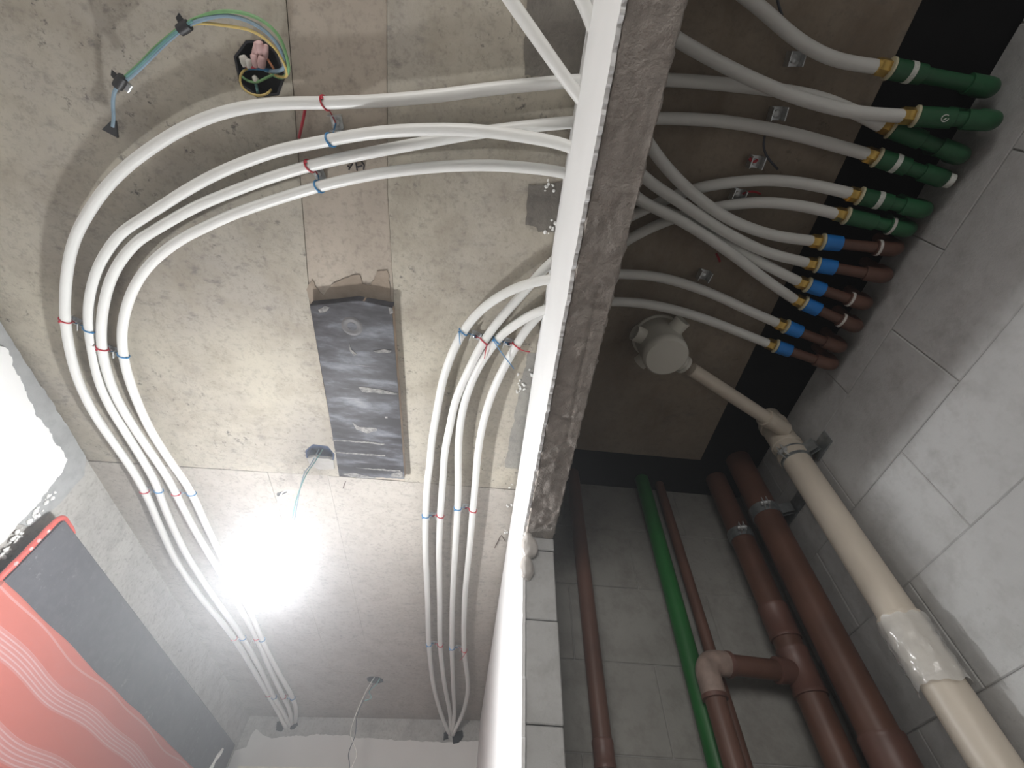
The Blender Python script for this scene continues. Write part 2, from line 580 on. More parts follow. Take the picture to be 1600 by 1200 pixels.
cpanel([(XD1 - 0.03, YB), (VX, YB), (VX, VY), (XD1 - 0.03, VY)], H, M['ceil_shaft'])

# black-coated sides and lid of the strip the risers pass through
bm = BM()
box(bm, VX, XR + 0.05, YB, VY, H + 0.004, 2.80)
box(bm, XD1 - 0.004, XR + 0.05, VY, YS + 0.05, H + 0.004, 2.80)
obj('black_coating', bm, M['black'], ceiling, label='black waterproof strip the risers pass through')

# stains and smears on the soffit: thin skins with outlines of their own
def patch(name, pix, mat, th, seed, amp=0.006, label=None, step=0.008, parent=None):
    out = rough_line([at(px, py, H) for px, py in pix] + [at(*pix[0], H)], step, amp, seed, (0, 0, 1))[:-1]
    b = BM()
    poly(b, [(p.x, p.y, H - th) for p in out], (0, 0, th + 0.0005))
    return obj(name, b, mat, parent or ceiling, label=label)


patch('damp_stain', [(486, 476), (479, 452), (487, 436), (495, 452), (506, 462), (522, 442), (548, 430), (562, 428), (566, 442), (578, 446), (590, 424), (606, 422), (609, 444), (611, 478), (560, 471)], M['damp_stain'], 0.0008, 3.0, 0.004, 'brown damp stain above the black board')
patch('cement_smear', [(622, 446), (640, 434), (672, 437), (706, 452), (716, 474), (690, 480), (655, 478), (628, 470)], M['pale_smear'], 0.0006, 5.0, 0.014, 'pale cement smear')
patch('mortar_patch', [(826, 289), (900, 283), (900, 352), (868, 362), (840, 362), (838, 355), (822, 352)], M['wet_mortar'], 0.003, 8.0, 0.004, 'dark damp mortar patch')
patch('mortar_patch', [(824, -40), (940, -40), (915, 132), (880, 124), (818, 118)], M['wet_mortar'], 0.003, 9.0, 0.004, 'dark mortar patch')
patch('mortar_patch', [(826, 548), (850, 556), (830, 735), (788, 730), (806, 640), (812, 600)], M['mid_mortar'], 0.002, 10.0, 0.005, 'grey mortar beside the white wall')
# crumbs of white plaster stuck to the dark mortar
bm = BM()
for (px, py, k) in ((858, 296, 5), (862, 286, 3), (868, 352, 5), (855, 360, 3), (814, 604, 9), (812, 590, 3), (828, 582, 3), (812, 616, 4), (800, 760, 4), (797, 790, 4), (790, 830, 4)):
    c = at(px, py, H - 0.004)
    for _ in range(k):
        t = BM()
        bmesh.ops.create_icosphere(t, subdivisions=1, radius=random.uniform(0.002, 0.005))
        p = c + Vector((random.uniform(-0.012, 0.012), random.uniform(-0.012, 0.012), 0))
        merge(bm, t, Matrix.Translation(p) @ Matrix.Diagonal((1, random.uniform(0.6, 1.7), 0.6, 1)))
obj('plaster_crumbs', bm, M['crumb'], ceiling, kind='stuff', label='white plaster crumbs stuck to the mortar')

# a scribble drawn on the concrete with a marker
bm = BM()
for st in ([(556, 254), (558, 267)], [(557, 261), (566, 259)], [(565, 252), (569, 258), (568, 265)], [(543, 259), (547, 262), (545, 265)], [(551, 256), (548, 260)]):
    tube(bm, [at(px, py, H - 0.0015) for px, py in st], 0.0018, 6)
obj('marker_scribble', bm, M['ink'], ceiling, label='small dark marker scribble between two white pipes')
bm = BM()
for p0, p1 in (((540, 752), (536, 763)), ((782, 838), (773, 856)), ((783, 836), (790, 846))):
    tube(bm, [at(*p0, H - 0.001), at(*p1, H - 0.006)], 0.0016, 6)
obj('nail', bm, M['rust'], ceiling, kind='stuff', label='rusty nail stubs')

# left wall: raw concrete, with a coat of white plaster that stops short of the ceiling
bm = BM()
box(bm, -1.55, XL, YB, 3.70, 0.0, H + 0.05)
wl = obj('wall_left', bm, M['wall_raw'], kind='structure', label='raw concrete left wall partly coated with white plaster', cat='wall')
xp = XL + 0.016
edge = [(XL, YB, 2.655)] + [atx(px, py, xp) for px, py in ((0, 540), (12, 548), (35, 600), (60, 650), (88, 690), (104, 720), (97, 738), (85, 752), (62, 782), (30, 818), (0, 850))]
edge = [Vector((xp, p[1], p[2])) for p in edge]
edge = rough_line(edge, 0.010, 0.009, 1.0, (1, 0, 0))
edge += rough_line([edge[-1], (xp, 1.30, 2.1), (xp, 1.30, 0.0)], 0.012, 0.006, 2.0, (1, 0, 0))[1:]
bm = BM()
poly(bm, edge + [Vector((xp, YB, 0.0))], (-0.015, 0, 0))
obj('plaster', bm, M['plaster'], wl, label='white plaster coat with a ragged edge')
# grey mortar fillet between plaster and ceiling, and torn mortar along the plaster's far edge
bm = BM()
e2 = [Vector((XL + 0.007, p.y, p.z)) for p in rough_line([(XL, YB, 2.695), (XL, 0.6, 2.697), (XL, 1.27, 2.697), (XL, 1.32, 2.66), (XL, 1.335, 2.55), (XL, 1.33, 2.45)], 0.02, 0.006, 4.0, (1, 0, 0))]
poly(bm, e2 + [Vector((XL + 0.007, 1.22, 2.40)), Vector((XL + 0.007, 1.20, 2.60)), Vector((XL + 0.007, YB, 2.60))], (-0.006, 0, 0))
obj('mortar_fillet', bm, M['mortar'], wl, label='grey mortar band between the plaster and the ceiling')
bm = BM()
for _ in range(70):
    t = BM()
    bmesh.ops.create_icosphere(t, subdivisions=1, radius=random.uniform(0.002, 0.007))
    k = random.random()
    p = Vector((XL + 0.010, 1.285 + 0.05 * k + random.uniform(-0.012, 0.012), 2.56 - 0.30 * k))
    merge(bm, t, Matrix.Translation(p) @ Matrix.Diagonal((0.8, random.uniform(0.6, 1.6), random.uniform(0.7, 1.8), 1)))
obj('plaster_crumbs', bm, M['crumb'], wl, kind='stuff', label='white crumbs along the torn plaster edge')

# far wall of the corridor: raw band under the ceiling, plaster below, cream trim under that
fu = (FW1 - FW0).normalized()
bm = BM()
poly(bm, [FW0, FW1, FW1 + Vector((0, 0, H + 0.05)), FW0 + Vector((0, 0, H + 0.05))], -FWN * 0.15)
wf = obj('wall_far', bm, M['wall_raw'], kind='structure', label='far end wall of the corridor, plastered below a raw grey band', cat='wall')
top = [atf(px, py, 0.012) for px, py in ((384, 1168), (392, 1150), (400, 1140), (409, 1147), (425, 1153), (450, 1150), (500, 1148), (545, 1149), (552, 1153), (600, 1155), (650, 1158), (690, 1160), (745, 1158))]
top = rough_line([FW0 + FWN * 0.012 + Vector((0, 0, 2.49))] + top + [top[-1] + fu * 0.06], 0.012, 0.006, 6.0, FWN)
bm = BM()
b0 = FW0 + FWN * 0.012
poly(bm, top + [FW1 + FWN * 0.012, b0], -FWN * 0.0115)
obj('plaster', bm, M['plaster_warm'], wf, label='cream plaster below the raw band')
bm = BM()
bm.free()
for pix in ([(432, 1128), (442, 1127), (446, 1134), (440, 1143), (431, 1141)], [(455, 1131), (464, 1127), (466, 1133), (458, 1140), (452, 1140)], [(694, 1145), (700, 1143), (701, 1155), (693, 1157)], [(706, 1147), (722, 1141), (724, 1150), (717, 1160), (708, 1163)]):
    o_ = rough_line([atf(px, py, 0.0135) for px, py in pix] + [atf(*pix[0], 0.0135)], 0.006, 0.004, 41.0, FWN)[:-1]
    bm = BM()
    poly(bm, o_, -FWN * 0.0015)  # flat black skin paints the shade inside a chipped hole
    obj('hole_shade_patch', bm, M['black'], wf, label='black patch painted as the shade inside a chipped hole where pipes enter')
bm = BM()
t0, t1 = atf(372, 1197, 0.03), atf(735, 1203, 0.03)
poly(bm, [t0, t1, t1 - Vector((0, 0, 0.06)), t0 - Vector((0, 0, 0.06))], -FWN * 0.028)
obj('trim_1', bm, plain('cream_trim', (0.80, 0.76, 0.66), 0.6), kind='structure', label='cream strip across the bottom of the far wall', cat='trim')

# dividing wall: lintel over the opening, block jamb, white plaster on the corridor side
wd = root('wall_divider', (0.15, 1.0, 0), 'wall between corridor and shaft, white plastered, with a lintel over its opening', 'wall', kind='structure')
bm = BM()
box(bm, XD0 + 0.004, XD1 - 0.004, YB, YJ, ZL + 0.006, H + 0.02)
box(bm, XD0 + 0.004, XD1 - 0.004, YS + 0.001, 3.60, 0.0, H + 0.02)
box(bm, XD0 + 0.004, XD0 + 0.030, YJ + 0.01, YS + 0.01, 0.0, H + 0.02)
box(bm, XD0 + 0.004, XD1 - 0.004, YJ + 0.002, YS, ZL, H + 0.02)
obj('wall_core', bm, M['joint'], wd)
# rough rendered underside of the lintel
bm = BM()
nx, ny = 24, 500
rows = []
for j in range(ny + 1):
    y = YB + (YJ + 0.001 - YB) * j / ny
    if y < -0.35 and j % 6:
        continue
    row = []
    for i in range(nx + 1):
        u_ = i / nx
        x = XD0 + 0.004 + (XD1 - XD0 - 0.004) * u_
        jag = noise.noise(Vector((3.0 * (i > nx / 2), y * 60, 0))) * 0.0035 + noise.noise(Vector((7.0 * (i > nx / 2), y * 170, 0))) * 0.0025
        if i in (0, nx):
            x += jag * (0.6 if i == 0 else 1.0)
        z = ZL - 0.0026 * noise.noise(Vector((x * 26, y * 22, 1.0))) - 0.0018 * noise.noise(Vector((x * 70, y * 60, 4.0)))
        if 0.30 < y < 0.66:
            z += 0.0022 * max(0, 1 - abs(x - 0.158 - 0.012 * (y - 0.3)) / 0.005)
        for yc, sl in ((0.345, 0.15), (0.415, -0.10), (0.52, 0.3), (0.60, 0.12)):       # pressed-in creases
            dd = abs(y - yc - sl * (x - 0.15))
            z += 0.0025 * max(0, 1 - dd / 0.006)
        if i in (0, nx):
            z += 0.004
        row.append(bm.verts.new((x, y, z)))
    rows.append(row)
for A, B in zip(rows[:-1], rows[1:]):
    for i in range(nx):
        bm.faces.new((A[i], A[i + 1], B[i + 1], B[i]))
fr = [(r_[0], r_[-1]) for r_ in rows]
up0 = [bm.verts.new(a.co + Vector((0, 0, 0.03))) for a, _ in fr]
up1 = [bm.verts.new(Vector((XD1 - 0.003, b.co.y, b.co.z + 0.05))) for _, b in fr]
for k in range(len(fr) - 1):
    bm.faces.new((fr[k][0], fr[k + 1][0], up0[k + 1], up0[k]))
    bm.faces.new((fr[k][1], fr[k + 1][1], up1[k + 1], up1[k]))
obj('lintel_render', bm, M['lintel'], wd, smooth=True, label='rough grey brown render on the underside of the lintel')
# shaft-side skin of the lintel
bm = BM()
box(bm, XD1 - 0.004, XD1 - 0.001, YB, YJ, ZL + 0.03, H)
obj('lintel_face', bm, M['lintel'], wd)
# white plaster, corridor side
lower = rough_line([(XD0, YB, ZL - 0.004), (XD0, 0.10, ZL - 0.002), (XD0, 0.62, ZL - 0.004), (XD0, YJ - 0.006, ZL + 0.004)], 0.0035, 0.0065, 11.0, (1, 0, 0))
jamb = rough_line([(XD0, YJ - 0.003, ZL), (XD0, YJ - 0.004, 1.6), (XD0, YJ - 0.004, 0.0)], 0.0035, 0.0045, 12.0, (1, 0, 0))[1:]
topl = rough_line([(XD0, 3.50, H - 0.008), (XD0, 1.1, H - 0.010), (XD0, 0.6, H - 0.004), (XD0, YB, H - 0.004)], 0.010, 0.004, 13.0, (1, 0, 0))
bm = BM()
poly(bm, [Vector((XD0 - 0.002, p.y, p.z)) for p in lower + jamb + [Vector((XD0, 3.50, 0.0))] + topl], (0.0065, 0, 0))
obj('plaster', bm, M['plaster'], wd, label='white plaster with a ragged lower edge')
# jamb blocks
zs = [ZL, 2.290, 2.117, 1.924, 1.73, 1.535, 1.34, 1.145, 0.95, 0.755, 0.56, 0.365, 0.17, 0.0]
for k in range(len(zs) - 1):
    bm = BM()
    dx = random.uniform(-0.0015, 0.0015)
    bevbox(bm, XD0 + 0.006, XD1 + dx, YJ + random.uniform(-0.001, 0.001), YS - 0.001, zs[k + 1] + 0.0012, zs[k] - 0.0012, 0.002)
    obj('block', bm, M['block'], wd)


# block walls of the shaft: mortar bed with every block proud of it
def block_wall(name, label, mat, u0, u1, courses, first, place, pitch=0.385, core=None):
    b = BM()
    box(b, *core)
    w = obj(name, b, M['joint'], kind='structure', label=label, cat='wall')
    for k in range(len(courses) - 1):
        z1, z0 = courses[k], courses[k + 1]
        s = first[k % 2]
        while s > u0:
            s -= pitch
        while s < u1:
            a, c = max(s, u0), min(s + pitch, u1)
            if c - a > 0.02:
                b = BM()
                pr = random.uniform(-0.0012, 0.0012)
                bevbox(b, *place(a + 0.0009, c - 0.0009, pr), z0 + 0.0009, z1 - 0.0009, 0.0018)
                obj('block', b, mat, w)
            s += pitch
    return w


cz = [H, 2.557, 2.352, 2.157] + [2.157 - 0.1965 * i for i in range(1, 11)] + [0.0]
block_wall('wall_right', 'pale concrete block wall on the right behind the beige drain pipe', M['block'], YB, YS, cz, (0.625, 0.436), lambda a, c, pr: (XR + pr, XR + 0.09, a, c), 0.375, (XR + 0.003, XR + 0.14, YB, YS + 0.05, 0.0, H))
cz = [H, 2.518, 2.325, 2.126, 1.940] + [1.940 - 0.194 * i for i in range(1, 10)] + [0.0]
block_wall('wall_back', 'dark grey block wall at the back of the shaft behind the brown pipes', M['block_dark'], XD1, XR, cz, (0.26, 0.46), lambda a, c, pr: (a, c, YS + pr, YS + 0.09), 0.392, (XD1 - 0.05, XR + 0.05, YS + 0.003, YS + 0.14, 0.0, H))
bm = BM()
box(bm, XD1 - 0.06, XR + 0.1, YB - 0.06, YB, 0.0, H + 0.1)
obj('wall_near', bm, M['block_dark'], kind='structure', label='block wall closing the shaft behind the viewer', cat='wall')

# ------------------------------------------------------------------ film-faced board left on the ceiling
A = [at(484, 478, 2.674), at(560, 470, 2.674), at(612, 480, 2.674), at(622, 610, 2.674), at(632, 748, 2.674), at(530, 744, 2.674), at(508, 610, 2.674)]
rb = root('formwork_board', at(560, 610, H), 'black film faced formwork board with white scrapes stuck to the ceiling', 'board')
out = []
for i in range(len(A)):
    out += rough_line([A[i], A[(i + 1) % len(A)]], 0.012, 0.0022 if i in (0, 1, 4) else 0.0006, 20.0 + i, (0, 0, 1))[:-1]
bm = BM()
poly(bm, out, (0, 0, 0.003))
fm = obj('film_face', bm, M['board'], rb, label='black film face with pale scrapes')
bm = BM()
poly(bm, [Vector((p.x, p.y, 2.677)) for p in out], (0, 0, H - 2.677 + 0.001))
obj('plywood_core', bm, M['ply_edge'], rb, label='brown plywood edge')
bm = BM()
near = rough_line([A[0], A[1], A[2]], 0.012, 0.0015, 20.0, (0, 0, 1))
poly(bm, [Vector((p.x, p.y - 0.0015, 2.6755)) for p in near] + [Vector((p.x, p.y + 0.004, 2.6755)) for p in reversed(near)], (0, 0, H - 2.6755))
obj('folded_film', bm, M['board'], rb, label='black film folded over the near edge')
bm = BM()
c = at(550, 510, 2.674)
lathe(bm, c + Vector((0, 0, 0.0005)), (0, 0, -1), [(0, 0.030), (0.0012, 0.026), (0.0022, 0.022), (0.0012, 0.018), (0.0004, 0.012), (0.0002, 0.004)], 28)
obj('cone_plug', bm, plain('grey_plug', (0.075, 0.07, 0.07), 0.6), rb, smooth=True, label='round plug mark')
bm = BM()
bm.free()
for pix in ([(497, 484), (508, 478), (515, 481), (512, 486), (500, 489)], [(607, 480), (613, 481), (614, 489), (609, 490)], [(583, 548), (600, 545), (612, 548), (608, 551), (588, 551)], [(560, 604), (575, 606), (600, 609), (622, 615), (620, 617), (592, 614), (566, 612)], [(546, 536), (550, 547), (558, 553), (553, 556), (548, 549)], [(601, 651), (605, 650), (606, 653), (602, 653)], [(550, 660), (562, 667), (588, 668), (590, 672), (575, 677), (556, 670)], [(534, 741), (552, 739), (575, 744), (588, 747), (560, 747)], [(612, 740), (628, 737), (631, 746), (610, 746)], [(519, 687), (560, 689), (600, 693), (600, 695), (560, 691), (520, 689)], [(522, 705), (560, 708), (602, 711), (602, 713), (560, 710), (523, 707)], [(556, 731), (600, 733), (626, 735), (626, 737), (600, 735)]):
    o_ = rough_line([at(px, py, 2.6735) for px, py in pix] + [at(*pix[0], 2.6735)], 0.002, 0.0022, 31.0, (0, 0, 1))[:-1]
    bm = BM()
    poly(bm, o_, (0, 0, -0.0008))
    obj('cement_scrape', bm, M['scrape'], rb, label='pale cement scraped across the film face')

# ------------------------------------------------------------------ white flexible water pipes
RP = 0.0117
PATHS = {}
ZC, ZLOW = 2.674, 2.647


def pipe_points(seq):
    out = []
    for p in seq:
        if isinstance(p, Vector):
            out.append(p)
        else:
            out.append(at(p[0], p[1], p[2] if len(p) > 2 else ZC))
    return out


def flex(key, seq, label, group='white flexible water pipes along the ceiling'):
    path = spline(pipe_points(seq), 0.012, 10)
    PATHS[key] = path
    b = BM()
    tube(b, path, RP, 16)
    o = obj('flexible_pipe', b, M['pex'], None, True, label, 'pipe', group, loc=path[0])
    return o


ZK = 2.655                    # height of the fittings
flex('A', [atf(449, 1140, -0.04), atf(446, 1136, 0.03), (431, 1106, 2.668), (409, 1069), (375, 1012), (349, 975), (311, 930), (274, 874), (251, 825), (232, 780), (216, 750), (203, 728), (170, 681), (144, 641), (122, 594), (109, 547), (102, 500), (102, 460), (106, 416), (116, 375), (131, 344), (162, 297), (203, 256), (250, 222), (297, 195), (344, 177), (391, 166), (453, 161), (500, 161), (587, 158), (681, 150), (775, 138), (894, 127), (970, 124), (1050, 125), (1125, 131), (1200, 139, 2.672), (1250, 146, 2.670), (1300, 159, 2.665), (1340, 177, 2.660), (1376, 196, ZK)],
     'white flexible pipe, outermost of four sweeping round the upper left ceiling')
flex('B', [atf(455, 1136, -0.04), atf(452, 1132, 0.03), (440, 1108, 2.668), (427, 1087), (405, 1042), (375, 990), (337, 937), (300, 881), (274, 832), (255, 787), (240, 748), (200, 681), (175, 641), (156, 600), (147, 562), (140, 522), (138, 490), (142, 456), (156, 412), (180, 375), (193, 361), (250, 324), (297, 294), (344, 269), (391, 250), (438, 234), (500, 222, 2.668), (519, 218, 2.665), (587, 207, 2.652), (681, 202, 2.645), (759, 205, 2.645), (822, 214, 2.645), (891, 228, 2.645), (945, 262, 2.635), (1000, 314, 2.624), (1050, 337, 2.622), (1100, 367, 2.624), (1150, 402, 2.632), (1200, 440, 2.645), (1240, 467, ZK)],
     'white flexible pipe, second from outside in the left bend, arching over its neighbour')
flex('C', [atf(458, 1134, -0.04), atf(456, 1129, 0.03), (452, 1108, 2.668), (442, 1087), (424, 1050), (401, 997), (375, 949), (345, 896), (311, 840), (285, 791), (264, 750), (250, 728), (212, 672), (184, 625), (169, 587), (160, 550), (158, 520), (160, 490), (169, 447), (187, 409), (216, 375), (225, 370), (266, 345), (312, 320), (359, 301), (406, 283), (453, 268), (500, 255), (556, 243), (650, 225), (744, 208, 2.676), (822, 198, 2.676), (894, 191, 2.676), (970, 186, 2.676), (1035, 185), (1100, 187), (1162, 194), (1250, 212, 2.668), (1300, 226, 2.662), (1354, 241, ZK)],
     'white flexible pipe, third from outside in the left bend, passing behind its neighbour')
flex('D', [atf(462, 1132, -0.04), atf(462, 1126, 0.03), (462, 1106, 2.668), (454, 1084), (431, 1043), (405, 990), (379, 926), (349, 874), (326, 829), (304, 780), (287, 750), (269, 725), (237, 675), (216, 631), (200, 587), (192, 550), (191, 512), (200, 472), (216, 437), (241, 406), (281, 375), (312, 359), (359, 337), (406, 320), (453, 305), (500, 291), (587, 272), (681, 261), (759, 258), (822, 262), (878, 269), (950, 290, 2.665), (1010, 319, 2.652), (1050, 334, 2.650), (1100, 361, 2.650), (1150, 389, 2.650), (1187, 409, 2.652), (1212, 422, 2.652), (1246, 439, ZK)],
     'white flexible pipe, innermost of four sweeping round the upper left ceiling')
flex('D1', [(742, -88, 2.645), (797, 0, 2.645), (837, 56, 2.640), (869, 103, 2.640), (897, 141, 2.642), (955, 217, 2.632), (1007, 279, 2.624), (1050, 307, 2.622), (1100, 342, 2.624), (1150, 372, 2.634), (1200, 395, 2.648), (1259, 410, ZK)],
     'straight white flexible pipe slanting from the top edge across another to the wall')
flex('D2', [(880, -60, 2.645), (914, 8, 2.645), (920, 25, 2.645), (968, 145, 2.640), (1022, 238, 2.625), (1062, 284, 2.622), (1100, 317, 2.624), (1137, 342, 2.630), (1187, 362, 2.645), (1225, 371, 2.652), (1267, 376, ZK)],
     'white flexible pipe entering the wall at the top edge, ending at the first blue coupling')
flex('G1', [(1090, -80, 2.668), (1140, -25, 2.668), (1175, 2, 2.668), (1200, 22, 2.666), (1237, 57, 2.664), (1275, 81, 2.662), (1312, 96, 2.658), (1368, 104, ZK)],
     'white flexible pipe from the top edge to the uppermost green riser')
flex('G2', [(955, -70, 2.645), (990, 8, 2.643), (1026, 41, 2.642), (1062, 64, 2.640), (1100, 86, 2.638), (1150, 112, 2.634), (1200, 135, 2.630), (1250, 154, 2.628), (1300, 168, 2.626), (1350, 178, 2.626), (1408, 181, 2.626)],
     'white flexible pipe slanting over another to the green riser marked with a white ring')
flex('R1', [atf(704, 1150, -0.04), atf(700, 1142, 0.03), (689, 1114, 2.668), (677, 1069), (670, 1005), (668, 937), (665, 862), (665, 806), (668, 750), (671, 730), (675, 687), (683, 641), (692, 594), (706, 553), (723, 519), (744, 491), (775, 466, 2.664), (812, 447, 2.652), (853, 437, 2.646), (910, 430, 2.646), (967, 428, 2.655), (1025, 432, 2.660), (1075, 445, 2.662), (1125, 464, 2.660), (1162, 482, 2.658), (1213, 504, ZK)],
     'white flexible pipe nearest the black board in the middle run')
flex('R2', [atf(706, 1150, -0.04), atf(704, 1142, 0.03), (703, 1114, 2.668), (694, 1065), (688, 1009), (687, 937), (686, 862), (688, 806), (692, 750), (695, 706), (703, 666), (712, 625), (734, 575), (759, 528), (791, 487, 2.676), (822, 453, 2.677), (858, 412, 2.677), (920, 368, 2.677), (997, 333), (1040, 311), (1085, 295), (1125, 287), (1175, 282), (1225, 282, 2.670), (1275, 290, 2.664), (1327, 302, ZK)],
     'white flexible pipe, second from the black board, rising steeply behind its neighbour')
flex('R3', [atf(707, 1151, -0.04), atf(706, 1144, 0.03), (710, 1114, 2.668), (708, 1069), (706, 1012), (707, 937), (711, 862), (715, 795), (716, 750), (716, 703), (720, 656), (731, 612), (750, 569), (772, 537), (784, 522), (816, 500, 2.660), (847, 484, 2.648), (905, 474, 2.646), (960, 471, 2.655), (1012, 475, 2.660), (1062, 486, 2.662), (1112, 502, 2.660), (1155, 519, 2.658), (1198, 536, ZK)],
     'white flexible pipe, third from the black board, curving low to the white wall')
flex('R4', [atf(709, 1152, -0.04), atf(708, 1146, 0.03), (721, 1119, 2.668), (729, 1092), (731, 1066), (725, 1012), (726, 937), (733, 862), (739, 795), (743, 750), (747, 706), (753, 669), (766, 622), (784, 581), (806, 541), (822, 514, 2.677), (841, 494, 2.677), (905, 430, 2.677), (985, 372, 2.677), (1040, 346), (1085, 331), (1130, 322), (1162, 317), (1200, 316, 2.670), (1250, 321, 2.664), (1305, 334, ZK)],
     'white flexible pipe nearest the white wall in the middle run')


# ------------------------------------------------------------------ rigid risers with brass unions along the right wall
XE = 0.862


def riser(kind, nut, end, label, z=ZK, bands=(), tape_end=False, mark=None, ez=None):
    p0 = at(nut[0], nut[1], z)
    p1 = atx(end[0], end[1], XE)
    if ez is not None:
        p1 = at(end[0], end[1], ez)
    d = (p1 - p0).normalized()
    L = (p1 - p0).length
    o = root('water_riser', p0, label, 'pipe', 'rigid risers in a row along the right wall')
    b = BM()
    hexnut(b, p0 - d * 0.010, d, 0.020, 0.0150)
    lathe(b, p0 - d * 0.014, d, [(0, 0.0128), (0.004, 0.0135), (0.006, 0.0135)], 20)
    obj('brass_nut', b, M['brass'], o, True, label='brass union nut')
    b = BM()
    lathe(b, p0 + d * 0.010, d, [(0, 0.0168), (0.001, 0.0188), (0.005, 0.0188), (0.006, 0.0165)], 24)
    obj('collar', b, M['cream'], o, True, label='cream collar ring')
    green = kind == 'green'
    cl = 0.058 if green else 0.036
    b = BM()
    lathe(b, p0 + d * 0.016, d, [(0, 0.0155), (0.001, 0.0172), (cl * 0.5, 0.0172), (cl - 0.001, 0.0165), (cl, 0.0150)], 24)
    obj('coupling', b, M['green_pipe'] if green else M['blue_coupling'], o, True, label='green coupling' if green else 'blue threaded coupling')
    re = 0.026
    path = [p0 + d * 0.03, p1 - d * (re + 0.012)]
    pm = M['green_pipe'] if green else M['brown_pipe']
    rr = 0.0128 if green else 0.0118
    b = BM()
    tube(b, path, rr, 18)
    obj('pipe', b, pm, o, True)
    b = BM()
    el = [p1 - d * (re + 0.026), p1 - d * re]
    upv = Vector((0, 0, 1))
    for i in range(1, 9):
        a = i / 8 * math.pi / 2
        el.append(p1 - d * re + d * re * math.sin(a) + upv * re * (1 - math.cos(a)))
    el.append(el[-1] + upv * 0.016)
    tube(b, el, [rr + 0.0042] * len(el), 18)
    tube(b, [el[-1] - upv * 0.004, Vector((el[-1].x, el[-1].y, 2.73))], rr, 14)
    obj('elbow', b, pm, o, True)
    for t in bands:
        b = BM()
        lathe(b, p0 + d * t, d, [(0, 0.0120), (0.0002, (0.0178 if t < 0.07 else rr + 0.0007)), (0.0098, (0.0178 if t < 0.07 else rr + 0.0007)), (0.010, 0.0120)], 24)
        obj('label_band', b, M['label'], o, True, label='pale paper band')
    if tape_end:
        b = BM()
        lathe(b, p1 - d * (re + 0.024), d, [(0, rr), (0.001, rr + 0.0055), (0.006, rr + 0.0060), (0.008, rr)], 20)
        obj('thread_tape', b, M['thread'], o, True, label='white tape ring at the elbow')
    if mark:
        b = BM()
        c_ = p0 + d * mark
        down = (CAM - c_)
        down = (down - d * down.dot(d)).normalized()
        s_ = d.cross(down)
        ring = [c_ + (d * math.cos(a) + s_ * math.sin(a)) * 0.0055 + down * 0.0172 for a in [i / 14 * 5.4 for i in range(15)]]
        tube(b, ring, 0.0009, 6)
        tube(b, [c_ + d * 0.002 + down * 0.0175, c_ - d * 0.002 + s_ * 0.003 + down * 0.0174], 0.0008, 6)
        obj('printed_mark', b, M['label'], o, label='small round white printed mark')
    return o


riser('green', (1379, 105), (1556, 139), 'green riser alone at the top of the row with one pale band on its coupling', bands=(0.044,))
riser('green', (1417, 181), (1560, 190), 'green riser with a small round white mark lying over another green riser', z=2.626, mark=0.055)
riser('green', (1383, 197), (1510, 246), 'green riser half hidden under the one marked with a white ring', z=2.664)
riser('green', (1360, 243), (1482, 282), 'green riser with two pale bands, one by its coupling, one by its elbow', bands=(0.044, 0.150))
riser('green', (1333, 304), (1452, 331), 'green riser with one pale band, just below the one with two bands', bands=(0.044,))
riser('green', (1312, 335), (1427, 361), 'last green riser beside the blue couplings, ragged white tape at its elbow', tape_end=True)
riser('brown', (1275, 377), (1408, 391), 'brown riser next to the green risers, wide white tape ring at its elbow', tape_end=True)
riser('brown', (1267, 412), (1391, 434), 'brown riser with blue coupling, second after the green risers, no tape')
riser('brown', (1253, 442), (1359, 478), 'brown riser with blue coupling, third after the green risers, tape ring at its elbow', tape_end=True)
riser('brown', (1248, 470), (1344, 514), 'brown riser with blue coupling, fourth after the green risers, close under the third', tape_end=True)
riser('brown', (1220, 507), (1319, 546), 'brown riser with blue coupling, last but one in the row')
riser('brown', (1204, 538), (1306, 573), 'brown riser with blue coupling, lowest in the row and nearest the round drain box')


# ------------------------------------------------------------------ zinc clips that hold the white pipes with wire ties
def nearest(path, p):
    i = min(range(len(path)), key=lambda k: (path[k] - p).length)
    a, b = path[max(0, i - 1)], path[min(len(path) - 1, i + 1)]
    return path[i], (b - a).normalized()


